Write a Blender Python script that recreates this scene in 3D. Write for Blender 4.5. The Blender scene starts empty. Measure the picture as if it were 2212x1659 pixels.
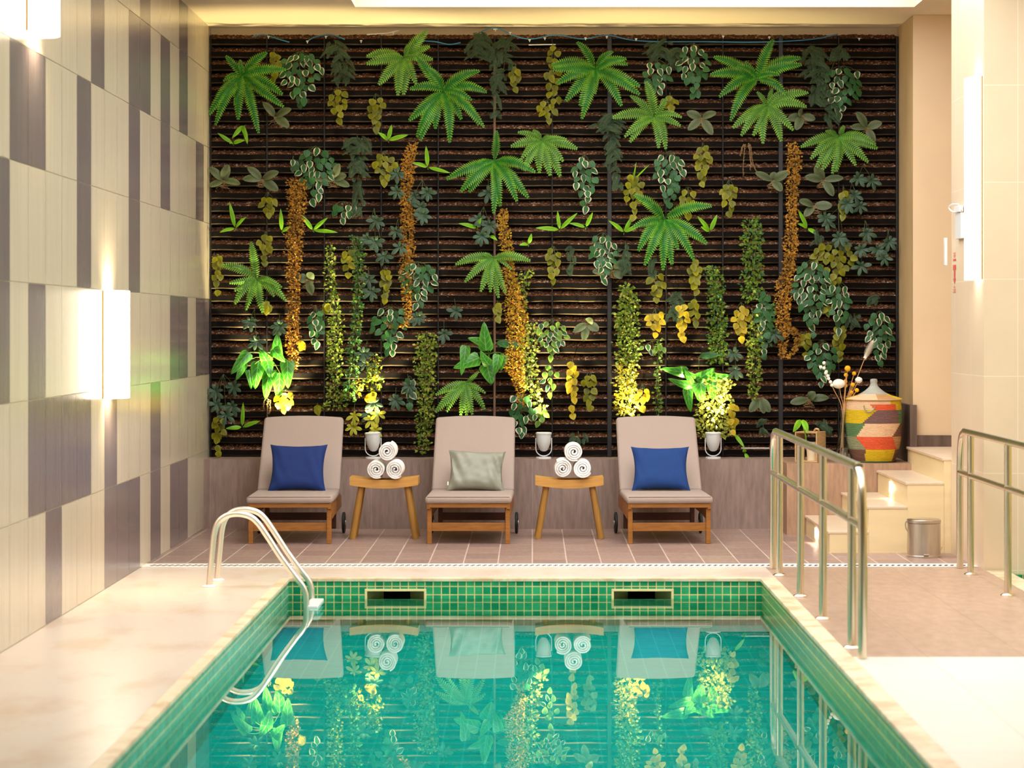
import bpy, bmesh, math, random
from mathutils import Vector, Matrix, noise as mnoise
PI = math.pi
random.seed(7)
SC = bpy.context.scene
COL = SC.collection

# ------------------------------------------------------------------ camera, light, exposure
F = 5500.0          # focal length in pixels of the 2212 wide frame
CX, CY = 1150.0, 708.0
H = 1.5
cam_d = bpy.data.cameras.new('camera'); cam = bpy.data.objects.new('camera', cam_d); COL.objects.link(cam)
cam.location = (0, 0, H); cam.rotation_euler = (PI/2, 0, 0)
cam_d.sensor_width = 36; cam_d.lens = F/2212*36
cam_d.shift_x = (1106-CX)/2212; cam_d.shift_y = (CY-829.5)/2212
cam_d.clip_end = 100
cam_d.dof.use_dof = True; cam_d.dof.focus_distance = 18.2; cam_d.dof.aperture_fstop = 3.6
SC.camera = cam
SC.view_settings.view_transform = 'Standard'; SC.view_settings.look = 'None'
SC.view_settings.gamma = 1; SC.view_settings.use_curve_mapping = False
SC.view_settings.exposure = 0.15
w = bpy.data.worlds.new('world'); SC.world = w; w.use_nodes = True
w.node_tree.nodes['Background'].inputs[0].default_value = (0.9, 0.95, 1, 1)
w.node_tree.nodes['Background'].inputs[1].default_value = 1.0
SKY_E = 3.6
SCONCE_E = 6.0
SPOT_W = 150.0

def area(name, loc, sx, sy, power, col, rot=(0, 0, 0)):
    l = bpy.data.lights.new(name, 'AREA'); l.shape = 'RECTANGLE'; l.size = sx; l.size_y = sy
    l.energy = power; l.color = col
    o = bpy.data.objects.new(name, l); COL.objects.link(o); o.location = loc; o.rotation_euler = rot
    return o

def U(px, py, d):
    return Vector(((px-CX)/F*d, d, H-(py-CY)/F*d))
CR = {1: (440, 50, 3.858), 2: (780, 50, 3.858), 3: (1140, 50, 3.8575), 4: (1520, 50, 3.858),
      5: (440, 460, 3.071), 6: (780, 460, 3.071), 7: (1140, 460, 3.0725), 8: (1520, 460, 3.072)}
def P(c, x, y):
    a, b, s = CR[c]; return (a+x/s, b+y/s)

# ------------------------------------------------------------------ materials
def s2l(c):
    def f(v):
        v /= 255.0
        return v/12.92 if v <= .04045 else ((v+.055)/1.055)**2.4
    return (f(c[0]), f(c[1]), f(c[2]), 1)
class N:
    def __init__(s, name):
        s.m = bpy.data.materials.new(name); s.m.use_nodes = True
        s.t = s.m.node_tree; s.b = s.t.nodes['Principled BSDF']; s.out = s.t.nodes['Material Output']
    def n(s, typ, **kw):
        o = s.t.nodes.new(typ)
        for k, v in kw.items(): setattr(o, k, v)
        return o
    def l(s, a, b): s.t.links.new(a, b)
    def coord(s, kind='Object', scale=(1, 1, 1), rot=(0, 0, 0)):
        c = s.n('ShaderNodeTexCoord'); m = s.n('ShaderNodeMapping')
        m.inputs['Scale'].default_value = scale; m.inputs['Rotation'].default_value = rot
        s.l(c.outputs[kind], m.inputs[0]); return m.outputs[0]
    def noise(s, vec, scale=5, detail=3, rough=.5):
        o = s.n('ShaderNodeTexNoise'); o.inputs['Scale'].default_value = scale
        o.inputs['Detail'].default_value = detail; o.inputs['Roughness'].default_value = rough
        s.l(vec, o.inputs['Vector']); return o.outputs['Fac']
    def ramp(s, fac, stops):
        o = s.n('ShaderNodeValToRGB'); e = o.color_ramp.elements
        while len(e) < len(stops): e.new(.5)
        for i, (p, c) in enumerate(stops): e[i].position = p; e[i].color = c
        s.l(fac, o.inputs[0]); return o.outputs[0]
    def mix(s, fac, a, b, mode='MIX'):
        o = s.n('ShaderNodeMix', data_type='RGBA', blend_type=mode)
        for v, k in ((fac, 0), (a, 6), (b, 7)):
            if hasattr(v, 'is_output'): s.l(v, o.inputs[k])
            else: o.inputs[k].default_value = v
        return o.outputs[2]
    def math(s, op, a, b=0, clamp=False):
        o = s.n('ShaderNodeMath', operation=op, use_clamp=clamp)
        for v, k in ((a, 0), (b, 1)):
            if hasattr(v, 'is_output'): s.l(v, o.inputs[k])
            else: o.inputs[k].default_value = v
        return o.outputs[0]
    def bump(s, h, strength=.3, dist=.01):
        o = s.n('ShaderNodeBump'); o.inputs['Strength'].default_value = strength; o.inputs['Distance'].default_value = dist
        s.l(h, o.inputs['Height']); s.l(o.outputs[0], s.b.inputs['Normal'])
    def set(s, col=None, rough=None, metal=None, spec=None):
        if col is not None:
            if hasattr(col, 'is_output'): s.l(col, s.b.inputs['Base Color'])
            else: s.b.inputs['Base Color'].default_value = col
        if rough is not None: s.b.inputs['Roughness'].default_value = rough
        if metal is not None: s.b.inputs['Metallic'].default_value = metal
        if spec is not None: s.b.inputs['Specular IOR Level'].default_value = spec
        return s.m

def plain(name, c, rough=.6, metal=0, var=.12, scale=8, spec=.5, stretch=(1, 1, 1), bump=0):
    k = N(name); v = k.coord(scale=stretch); n = k.noise(v, scale, 4)
    a = [x*(1-var) for x in s2l(c)[:3]]+[1]; b = [min(1, x*(1+var)) for x in s2l(c)[:3]]+[1]
    col = k.ramp(n, [(.3, a), (.7, b)])
    if bump: k.bump(n, bump, .004)
    return k.set(col, rough, metal, spec)

def leafmat(name, mid, edge, e0=.5, e1=.9, rough=.5, vein=None, var=.25, spec=.35):
    k = N(name); tc = k.n('ShaderNodeTexCoord'); sp = k.n('ShaderNodeSeparateXYZ'); k.l(tc.outputs['UV'], sp.inputs[0])
    a = k.math('ABSOLUTE', k.math('SUBTRACT', k.math('MULTIPLY', sp.outputs[0], 2), 1))
    nz = k.noise(k.coord(scale=(1, 1, 1)), 45, 3)
    a2 = k.math('ADD', a, k.math('MULTIPLY', k.math('SUBTRACT', nz, .5), .5))
    c = k.ramp(a2, [(e0, s2l(mid)), (e1, s2l(edge))])
    if vein:
        vz = k.math('PINGPONG', k.math('ADD', k.math('MULTIPLY', sp.outputs[1], 5), k.math('MULTIPLY', a, -1.3)), .5)
        vm = k.math('LESS_THAN', vz, .06)
        vr = k.math('LESS_THAN', a, .07)
        c = k.mix(k.math('MULTIPLY', k.math('MAXIMUM', vm, vr), .6), c, s2l(vein))
    n2 = k.noise(k.coord(scale=(1, 1, 1)), 7, 2)
    c = k.mix(1.0, c, k.ramp(n2, [(.3, (1-var, 1-var, 1-var, 1)), (.7, (1+var*.6, 1+var*.6, 1+var*.6, 1))]), 'MULTIPLY')
    k.set(c, rough, 0, spec)
    tr = k.n('ShaderNodeBsdfTranslucent'); k.l(c, tr.inputs[0])
    ms = k.n('ShaderNodeMixShader'); ms.inputs[0].default_value = .22
    k.l(k.b.outputs[0], ms.inputs[1]); k.l(tr.outputs[0], ms.inputs[2]); k.l(ms.outputs[0], k.out.inputs[0])
    return k.m

def emis(name, c, e):
    k = N(name); k.set((0.8, 0.8, 0.8, 1), .6)
    k.b.inputs['Emission Color'].default_value = c; k.b.inputs['Emission Strength'].default_value = e
    return k.m

def bricks(name, c1, c2, mortar, bw, bh, ms, offset=.5, rough=.4, var=0, bump=.2, uv=True, noise_scale=20, spec=.5, mstretch=(1, 1, 1), streak=None):
    k = N(name); v = k.coord('UV' if uv else 'Object')
    b = k.n('ShaderNodeTexBrick'); b.offset = offset; b.squash = 1
    k.l(v, b.inputs['Vector']); b.inputs['Scale'].default_value = 1
    b.inputs['Color1'].default_value = s2l(c1); b.inputs['Color2'].default_value = s2l(c2)
    b.inputs['Mortar'].default_value = s2l(mortar); b.inputs['Mortar Size'].default_value = ms
    b.inputs['Brick Width'].default_value = bw; b.inputs['Row Height'].default_value = bh
    b.inputs['Mortar Smooth'].default_value = .1
    n = k.noise(k.coord('UV' if uv else 'Object', scale=mstretch), noise_scale, 5, .6)
    c = k.mix(1.0, b.outputs[0], k.ramp(n, [(.25, (1-var, 1-var, 1-var, 1)), (.75, (1+var*.5, 1+var*.5, 1+var*.5, 1))]), 'MULTIPLY')
    k.bump(k.math('SUBTRACT', 1, b.outputs[1]), bump, .002)
    return k.set(c, rough, 0, spec)

M = {}
M['black'] = plain('black_plastic', (24, 19, 18), .5, var=.3)
M['tray'] = plain('tray_plastic', (15, 11, 10), .8, var=.3, scale=12, spec=.12)
M['lit_tray_edge'] = plain('lit_tray_edge', (84, 68, 52), .6, var=.3, scale=12, spec=.3)  # lip chamfer coloured paler to show strips lit by the spots
M['post'] = plain('post_metal', (27, 25, 30), .5)
M['post_thin'] = plain('post_thin_metal', (18, 15, 16), .6)
def pebble():
    k = N('clay_pebbles'); v = k.coord()
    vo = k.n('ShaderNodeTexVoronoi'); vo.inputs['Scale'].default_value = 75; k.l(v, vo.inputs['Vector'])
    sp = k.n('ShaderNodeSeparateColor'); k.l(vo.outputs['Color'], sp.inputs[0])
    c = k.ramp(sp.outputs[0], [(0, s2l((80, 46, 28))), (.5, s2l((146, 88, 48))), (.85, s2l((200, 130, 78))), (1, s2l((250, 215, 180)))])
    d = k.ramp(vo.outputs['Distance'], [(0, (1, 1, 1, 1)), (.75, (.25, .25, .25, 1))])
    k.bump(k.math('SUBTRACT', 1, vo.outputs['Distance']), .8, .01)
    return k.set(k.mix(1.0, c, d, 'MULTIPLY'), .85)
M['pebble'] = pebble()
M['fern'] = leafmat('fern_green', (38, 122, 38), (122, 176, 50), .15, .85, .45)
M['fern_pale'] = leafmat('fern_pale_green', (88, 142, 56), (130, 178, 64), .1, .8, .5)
M['ivy_v'] = leafmat('ivy_white_edged', (46, 98, 50), (218, 214, 186), .62, .70, .45)
M['ivy'] = leafmat('ivy_green', (44, 94, 46), (58, 110, 52), .4, .9, .42, vein=(80, 125, 95))
M['ivy_y'] = leafmat('ivy_light_green', (96, 140, 50), (150, 175, 80), .4, .9, .42)  # pale ivy green; carries painted lamp light on the lit sprigs
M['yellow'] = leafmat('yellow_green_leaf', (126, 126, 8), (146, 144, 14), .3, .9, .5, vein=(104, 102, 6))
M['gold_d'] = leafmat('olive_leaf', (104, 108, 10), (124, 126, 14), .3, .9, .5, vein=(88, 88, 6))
M['gold_d2'] = leafmat('deep_lamplit_gold_leaf', (172, 152, 18), (190, 170, 28), .3, .9, .5, vein=(140, 118, 10))
M['gold'] = leafmat('lamplit_gold_leaf', (198, 172, 26), (214, 190, 40), .3, .9, .5, vein=(170, 140, 14))  # lit copies of the yellow-green leaf, lamp light put into the colour
M['orchid'] = leafmat('orchid_leaf', (86, 98, 66), (110, 122, 86), .2, .9, .5, vein=(70, 80, 54), var=.15)
M['darkfern'] = leafmat('dark_fern', (54, 76, 52), (80, 102, 70), .2, .9, .6)
M['scheff'] = leafmat('umbrella_leaf', (58, 84, 62), (74, 102, 74), .2, .9, .45, vein=(84, 110, 94))
M['scheff_y'] = leafmat('lamplit_umbrella_leaf', (176, 176, 40), (200, 196, 70), .2, .9, .45)  # umbrella leaf with the spotlight's yellow painted in
M['lime'] = leafmat('lime_lance_leaf', (112, 178, 26), (140, 200, 44), .2, .9, .4)
M['orange'] = leafmat('orange_dried_leaf', (182, 130, 44), (210, 162, 64), .2, .9, .8, var=.4)
M['rust'] = leafmat('rust_dried_leaf', (148, 104, 32), (176, 126, 40), .2, .9, .8, var=.4)
M['vine'] = leafmat('vine_leaf', (92, 126, 30), (140, 160, 48), .2, .9, .55, var=.35)
M['vine_d'] = leafmat('dark_vine_leaf', (56, 106, 54), (84, 132, 66), .2, .9, .5, var=.3)
M['vine_y'] = leafmat('yellow_lit_vine_leaf', (160, 168, 60), (206, 206, 110), .2, .9, .55, var=.3)  # yellowish vine leaf, also painted lamp light on the glowing vines
M['big'] = leafmat('broad_glossy_leaf', (50, 140, 34), (100, 180, 50), .5, 1.0, .3, vein=(150, 200, 110), spec=.5)
M['stem'] = plain('stem', (84, 98, 58), .7)
M['stem_b'] = plain('brown_stem', (104, 78, 56), .8)
M['root'] = plain('dry_root', (142, 112, 76), .9)
M['white'] = plain('white_enamel', (226, 226, 226), .3, var=.03)
M['fabric'] = plain('taupe_canvas', (172, 154, 145), .9, var=.05, scale=260, bump=.15)
M['piping'] = plain('canvas_piping', (140, 126, 114), .9)
M['wood'] = plain('orange_wood', (156, 100, 38), .5, var=.22, scale=9, stretch=(1, 1, 8))
M['wood_d'] = plain('dark_wood', (94, 54, 38), .5, var=.2, scale=9)
M['oak'] = plain('light_oak', (204, 150, 76), .5, var=.12, scale=10, stretch=(.6, 3, 8))
M['oakleg'] = plain('oak_leg', (170, 122, 52), .5, var=.15, scale=10, stretch=(5, 5, .6))
M['blue2'] = plain('bright_blue_linen', (14, 58, 122), .85, var=.12, scale=200, bump=.1)
M['blue'] = plain('blue_linen', (14, 44, 108), .85, var=.12, scale=200, bump=.1)
M['grey'] = plain('grey_green_satin', (146, 148, 134), .5, var=.06, scale=20)
M['towel'] = plain('white_towel', (252, 251, 249), .95, var=.05, scale=180, bump=.4)
M['rubber'] = plain('black_rubber', (30, 28, 28), .6)
M['steel'] = plain('polished_steel', (232, 222, 204), .24, 1.0, var=.03)
M['steel_s'] = plain('satin_steel', (244, 236, 224), .38, 1.0, var=.02)
M['ssteel'] = plain('brushed_steel', (206, 198, 186), .3, 1.0, var=.08, scale=20, stretch=(12, 12, .3))
M['cream'] = plain('cream_ceramic', (238, 214, 158), .35, var=.05)
M['plaster'] = plain('ceiling_plaster', (226, 206, 178), .9, var=.03, scale=2)
M['plaster2'] = plain('wall_plaster', (228, 200, 164), .9, var=.04, scale=2)
M['crate'] = plain('pale_crate_wood', (196, 160, 112), .7, var=.15, scale=14, stretch=(1, 1, 6))
M['pot'] = plain('cream_pot', (232, 212, 178), .7)
M['crate_d'] = M['crate']
M['bluehose'] = plain('blue_hose', (52, 122, 170), .5)
M['pipe'] = plain('brown_pipe', (110, 84, 70), .6)
M['grate_w'] = plain('white_grate', (236, 230, 224), .5, var=.03)
M['dark'] = plain('dark_slot', (66, 60, 58), .7)
M['throat'] = plain('skimmer_throat', (150, 144, 96), .5)
M['skydark'] = plain('skimmer_dark', (20, 26, 22), .6)
M['pampas'] = plain('pampas', (250, 242, 228), 1, var=.08, scale=40)
M['billy'] = plain('yellow_ball_flower', (240, 178, 20), .9, var=.15, scale=60)
M['dryst'] = plain('dried_stem', (200, 150, 96), .8)
M['red'] = plain('red_print', (214, 92, 74), .6, var=.02)
M['tagw'] = plain('white_tag', (236, 232, 224), .8)

def stone(name, base, vein, rough=.35, sc=(1, 1, 1), lo=.45, hi=.62):
    k = N(name); n = k.noise(k.coord(scale=sc), 1.6, 8, .62)
    return k.set(k.ramp(n, [(lo, s2l(base)), (hi, s2l(vein))]), rough)
M['marble'] = stone('cream_marble', (222, 206, 192), (200, 168, 138), .3, (2.0, .9, 1), .5, .8)
M['coping'] = stone('coping_stone', (232, 214, 184), (206, 176, 138), .4, (3, 3, 3))
M['whitefloor'] = bricks('white_floor_tile', (236, 230, 222), (230, 224, 214), (214, 206, 196), .9, .6, .004, 0, .3, .03)
M['mosaic'] = bricks('green_mosaic', (10, 136, 92), (56, 176, 118), (226, 206, 140), .0495, .0495, .0032, 0, .10, .3, .3, noise_scale=9)
M['mosaic_l'] = bricks('daylit_turquoise_mosaic', (20, 164, 144), (60, 186, 168), (214, 214, 160), .0495, .0495, .004, 0, .22, .25, .3, noise_scale=9)  # left pool wall: daylight put into a lighter turquoise tile colour
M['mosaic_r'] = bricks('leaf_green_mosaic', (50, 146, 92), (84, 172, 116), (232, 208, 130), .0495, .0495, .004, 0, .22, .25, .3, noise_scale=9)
M['mosaic_t'] = bricks('turquoise_mosaic', (8, 210, 196), (24, 218, 206), (100, 232, 220), .1, .1, .003, 0, .4, .1, .1)
M['floor_t'] = bricks('terrace_tile', (168, 140, 130), (152, 125, 117), (212, 190, 176), .44, .22, .0045, .5, .38, .22, .25, noise_scale=14, mstretch=(.7, 2.2, 1))
M['deck_t'] = bricks('deck_tile', (186, 156, 134), (176, 146, 126), (160, 132, 114), .9, .45, .003, .5, .35, .24, .15, noise_scale=9, mstretch=(.8, 2, 1))
M['bench'] = bricks('bench_plank_tile', (162, 138, 128), (152, 128, 118), (176, 156, 144), 1.2, 1.2, .002, 0, .5, .36, .1, noise_scale=7, mstretch=(5, .7, 1))
M['bench2'] = bricks('bench_plank_tile_warm', (186, 150, 122), (176, 140, 112), (196, 166, 140), .6, 1.2, .002, 0, .5, .34, .1, noise_scale=7, mstretch=(5, .7, 1))
M['dado'] = plain('dark_dado_stone', (104, 84, 74), .5, var=.3, scale=6, stretch=(4, 4, .6))
M['yellowstone'] = bricks('yellow_striated_tile', (236, 206, 140), (230, 198, 130), (222, 190, 126), 1.2, .36, .003, 0, .45, .1, .05, noise_scale=2.2, mstretch=(.5, 7, 1))
M['pillar'] = bricks('cream_pillar_tile', (232, 210, 182), (228, 204, 176), (240, 226, 204), .6, .6, .003, 0, .35, .06, .05, noise_scale=2)
M['sidewall'] = plain('alcove_stone', (206, 176, 130), .5, var=.12, scale=2.5, stretch=(1, 1, .4))
M['stepstone'] = plain('step_stone', (238, 216, 170), .45, var=.06, scale=2.2, stretch=(.6, .6, 5))
M['steptop'] = plain('step_tread', (226, 204, 178), .35, var=.06, scale=4)
def walltile(name, a, b, rough):
    k = N(name); n = k.noise(k.coord(scale=(1, 1, .03)), 34, 4, .7)
    return k.set(k.ramp(n, [(.3, s2l(a)), (.7, s2l(b))]), rough)
M['tile_l'] = walltile('greige_wall_tile', (196, 182, 160), (208, 195, 174), .22)
M['tile_d'] = walltile('mauve_wall_tile', (112, 100, 102), (126, 114, 114), .22)
M['grout'] = plain('wall_grout', (226, 216, 190), .8, var=.03)
M['ceiling_light'] = emis('skylight_glow', (1, 1, 1, 1), SKY_E)
M['side_fill_light'] = emis('side_fill_glow', (1, .97, .9, 1), SKY_E*.62)  # glow of the added panel over the side room
M['sconce'] = emis('sconce_shade', (1, .86, .64, 1), SCONCE_E)
M['sconce2'] = emis('right_sconce_shade', (1, .97, .92, 1), 1.8)
M['steplight'] = emis('step_light_glow', (1, .8, .62, 1), 5)
M['bulb'] = emis('spot_bulb', (1, .85, .4, 1), 30)
def water():
    k = N('pool_water'); g = k.n('ShaderNodeBsdfRefraction'); g.inputs['IOR'].default_value = 1.33; g.inputs['Roughness'].default_value = 0
    g.inputs[0].default_value = (.45, 1, .98, 1)
    gl = k.n('ShaderNodeBsdfGlossy'); gl.inputs['Roughness'].default_value = 0; gl.inputs[0].default_value = (1, 1, 1, 1)
    fr = k.n('ShaderNodeFresnel'); fr.inputs['IOR'].default_value = 1.5
    n = k.noise(k.coord(scale=(1, .6, 1)), 1.5, 1)
    b = k.n('ShaderNodeBump'); b.inputs['Strength'].default_value = .012; b.inputs['Distance'].default_value = .004
    k.l(n, b.inputs['Height'])
    for q in (g, gl, fr): k.l(b.outputs[0], q.inputs['Normal'])
    mx = k.n('ShaderNodeMixShader'); k.l(fr.outputs[0], mx.inputs[0]); k.l(g.outputs[0], mx.inputs[1]); k.l(gl.outputs[0], mx.inputs[2])
    k.l(mx.outputs[0], k.out.inputs[0]); return k.m
M['water'] = water()
def glass():
    k = N('clear_glass'); g = k.n('ShaderNodeBsdfGlass'); g.inputs['IOR'].default_value = 1.45
    g.inputs[0].default_value = (.95, .98, 1, 1); k.l(g.outputs[0], k.out.inputs[0]); return k.m
M['glass'] = glass()
for nm, c in (('bk_yel', (214, 184, 24)), ('bk_red', (222, 96, 54)), ('bk_grn', (96, 132, 84)), ('bk_brn', (120, 84, 66)), ('bk_crm', (234, 196, 158)),
              ('bk_tan', (196, 150, 98)), ('bk_pur', (126, 92, 88)), ('bk_sage', (150, 152, 116)), ('bk_gry', (176, 176, 166))):
    M[nm] = plain(nm.replace('bk', 'basket_fibre'), c, .8, var=.05, scale=30)

# ------------------------------------------------------------------ object helpers
def wloc(o):
    v = Vector((0, 0, 0))
    while o: v += o.location; o = o.parent
    return v
def tag(o, label=None, cat=None, group=None, kind=None):
    if label: o['label'] = label
    if cat: o['category'] = cat
    if group: o['group'] = group
    if kind: o['kind'] = kind
    return o
def empty(name, loc, label, cat, group=None, rz=0):
    o = bpy.data.objects.new(name, None); COL.objects.link(o); o.location = loc; o.rotation_euler.z = rz
    o.empty_display_size = .05
    return tag(o, label, cat, group)
def link(name, me, parent=None, local=False, origin=None):
    o = bpy.data.objects.new(name, me); COL.objects.link(o)
    if parent:
        o.parent = parent
        if not local: me.transform(Matrix.Translation(-wloc(parent)))
    elif origin is not None:
        me.transform(Matrix.Translation(-Vector(origin))); o.location = origin
    return o
def mk(name, bm, mats, parent=None, local=False, smooth=False, kind=None, origin=None):
    me = bpy.data.meshes.new(name); bmesh.ops.recalc_face_normals(bm, faces=bm.faces); bm.to_mesh(me); bm.free()
    for m in (mats if isinstance(mats, (list, tuple)) else [mats]): me.materials.append(M[m] if isinstance(m, str) else m)
    if smooth:
        for p in me.polygons: p.use_smooth = True
        try: me.set_sharp_from_angle(angle=math.radians(40))
        except Exception: pass
    o = link(name, me, parent, local, origin)
    if kind: o['kind'] = kind
    return o
def bx(bm, c, s, bevel=0, rot=None, seg=2, mi=0, uvs=True):
    r = bmesh.ops.create_cube(bm, size=1)
    vs = r['verts']
    for v in vs: v.co = Vector((v.co.x*s[0], v.co.y*s[1], v.co.z*s[2]))
    if bevel:
        es = list({e for v in vs for e in v.link_edges})
        rr = bmesh.ops.bevel(bm, geom=es, offset=bevel, segments=seg, affect='EDGES', profile=.5)
        vs = list({v for f in rr['faces'] for v in f.verts} | {v for v in vs if v.is_valid})
    for v in vs:
        if rot is not None: v.co = rot @ v.co
        v.co += Vector(c)
    if mi:
        for f in {f for v in vs for f in v.link_faces}: f.material_index = mi
    return vs
def uvbox(bm):
    uv = bm.loops.layers.uv.verify()
    for f in bm.faces:
        f.normal_update(); n = f.normal; ax = max(range(3), key=lambda i: abs(n[i]))
        for l in f.loops:
            c = l.vert.co
            l[uv].uv = (c.y, c.z) if ax == 0 else ((c.x, c.z) if ax == 1 else (c.y, c.x))
def frame(d):
    d = d.normalized(); a = Vector((0, 0, 1)) if abs(d.z) < .9 else Vector((1, 0, 0))
    x = d.cross(a).normalized(); return x, d.cross(x).normalized()
def tube(bm, pts, r, seg=12, cap=True, mi=0):
    pts = [Vector(p) for p in pts]; rs = r if isinstance(r, (list, tuple)) else [r]*len(pts)
    rings = []; x0 = None
    for i, p in enumerate(pts):
        d = (pts[min(i+1, len(pts)-1)]-pts[max(i-1, 0)])
        if x0 is None: x, y = frame(d)
        else:
            dn = d.normalized(); x = (x0-dn*x0.dot(dn)).normalized(); y = dn.cross(x)
        x0 = x
        rings.append([bm.verts.new(p+(x*math.cos(2*PI*k/seg)+y*math.sin(2*PI*k/seg))*rs[i]) for k in range(seg)])
    for a, b in zip(rings, rings[1:]):
        for k in range(seg):
            f = bm.faces.new((a[k], a[(k+1) % seg], b[(k+1) % seg], b[k])); f.material_index = mi
    if cap:
        f = bm.faces.new(rings[0][::-1]); f.material_index = mi; f = bm.faces.new(rings[-1]); f.material_index = mi
def lathe(bm, prof, c, seg=32, mi=0, rot=None):
    rings = []
    for r, z in prof:
        ring = []
        for k in range(seg):
            v = Vector((r*math.cos(2*PI*k/seg), r*math.sin(2*PI*k/seg), z))
            if rot is not None: v = rot @ v
            ring.append(bm.verts.new(v+Vector(c)))
        rings.append(ring)
    for a, b in zip(rings, rings[1:]):
        for k in range(seg):
            f = bm.faces.new((a[k], a[(k+1) % seg], b[(k+1) % seg], b[k])); f.material_index = mi
    bm.faces.new(rings[0][::-1]); bm.faces.new(rings[-1])
def smoothpath(pts, n=6):
    pts = [Vector(p) for p in pts]; out = []
    for i in range(len(pts)-1):
        p0 = pts[max(i-1, 0)]; p1 = pts[i]; p2 = pts[i+1]; p3 = pts[min(i+2, len(pts)-1)]
        for k in range(n):
            t = k/n
            out.append(.5*((2*p1)+(p2-p0)*t+(2*p0-5*p1+4*p2-p3)*t*t+(3*p1-p0-3*p2+p3)*t**3))
    out.append(pts[-1]); return out
def NB(): return bmesh.new()
def structbox(name, x0, x1, y0, y1, z0, z1, m, kind='structure'):
    bm = NB(); bx(bm, ((x0+x1)/2, (y0+y1)/2, (z0+z1)/2), (x1-x0, y1-y0, z1-z0)); uvbox(bm)
    return mk(name, bm, m, kind=kind)

# ------------------------------------------------------------------ the setting
XL = -2.45; ZC = 3.785; YB = 19.5; PX0, PX1, PY1 = -1.46, 1.375, 15.25; WZ = -.122
# left wall, tile by tile (surface pattern)
darks = {0: [2, 6, 7, 8, 10, 12, 13, -3], 1: [1, 2, 3, 4, 6, 10, -2], 2: [-1, 1, 12, 13, 15, 16, -4, -5], 3: [-1, 4, 8, -6],
         4: [0, 1, 4, 8, 11, 15, -4, -3], 5: [5, 8, 9, 11, 13, -2, -6, -7], 6: [9, 13, 2, -1, -5]}
bm = NB()
def wq(x, y0, y1, z0, z1, mi):
    f = bm.faces.new([bm.verts.new(v) for v in ((x, y0, z0), (x, y1, z0), (x, y1, z1), (x, y0, z1))]); f.material_index = mi
wq(XL-.004, -3, YB, -.02, ZC, 2)
for r in range(7):
    z0 = .004+.572*r; z1 = min(z0+.568, ZC)
    for c in range(-36, 18):
        y1 = 11.935+.4403*(c+1)-.002; y0 = y1-.4403+.004
        if y1 > YB: y1 = YB
        if y0 < -3: continue
        rr = random.Random(c*31+r*7)
        dk = (c in darks[r]) if c > -8 else rr.random() < .26
        wq(XL, y0, y1, z0, z1, 1 if dk else 0)
bx(bm, (XL-.08, (YB-3)/2, ZC/2), (.14, YB+3, ZC+.04), mi=2)
mk('wall_left', bm, ['tile_l', 'tile_d', 'grout'], kind='structure')
structbox('wall_back', XL, 3.3, YB, YB+.12, -.02, ZC, 'black')
structbox('wall_front', XL-.1, 6, -3.1, -3, -1.4, ZC, 'plaster2')
# ceiling with the long skylight opening
SX0, SX1, SY0, SY1 = -1.262, 2.72, 9.0, 18.14
bm = NB()
for a, b, c, d in ((XL-.15, SX0, -3, YB+.1), (SX1, 6.1, -3, YB+.1), (SX0, SX1, SY1, YB+.1), (SX0, SX1, -3, SY0)):
    bx(bm, ((a+b)/2, (c+d)/2, ZC+.1), (b-a, d-c, .2))
mk('ceiling', bm, 'plaster', kind='structure')
bm = NB(); bx(bm, ((SX0+SX1)/2, (SY1+SY0)/2, ZC+.17), (SX1-SX0-.01, SY1-SY0-.01, .02))
mk('window_1', bm, 'ceiling_light', kind='structure')
bm = NB(); bx(bm, (4.3, 12.4, ZC-.012), (2.4, 5.4, .02)); mk('added_fill_panel', bm, 'side_fill_light', kind='structure')  # unseen glowing panel, added to brighten the yellow side room wall
# plaster beam strip over the planting
structbox('trim_1', XL, 2.78, 19.4, YB, 3.722, ZC-.001, 'plaster')
# floors
structbox('floor', XL, 3.6, 16.2, YB, -.12, 0, 'floor_t')
bm = NB(); bx(bm, ((XL+PX0-.02)/2, 7.63, -.06), (PX0-.02-XL, 15.28, .12)); bx(bm, ((XL+1.46)/2, (PY1+.02+16.2)/2, -.025), (1.46-XL, 16.18-PY1, .05))
mk('floor_marble_deck', bm, 'marble', kind='structure')
bm = NB(); bx(bm, ((1.46+2.8)/2, (11.6+16.2)/2, -.06), (2.8-1.46, 4.6, .12)); uvbox(bm); mk('floor_right_deck', bm, 'deck_t', kind='structure')
bm = NB(); bx(bm, ((1.46+2.8)/2, (11.6-3)/2, -.06), (2.8-1.46, 14.6, .12)); bx(bm, (0.2, -1.5, -.06), (5.3, 3, .118)); uvbox(bm); mk('floor_front_deck', bm, 'whitefloor', kind='structure')
structbox('floor_right_room', 2.93, 6, -3, 9.5, -.12, 0, 'whitefloor')
# coping
bm = NB()
bx(bm, ((PX1+1.46)/2-.006, 7.6, -.009), (.097, 15.3, .022), .004)
bx(bm, ((PX0+PX1)/2, PY1+.02, -.009), (PX1-PX0, .06, .022), .004)
bx(bm, (PX0-.02, 7.6, -.009), (.06, 15.3, .022), .004)
bx(bm, (2.865, (15.72+9.5)/2, -.009), (.13, 6.2, .022), .004)
mk('trim_2', bm, 'coping', kind='structure')
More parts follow.
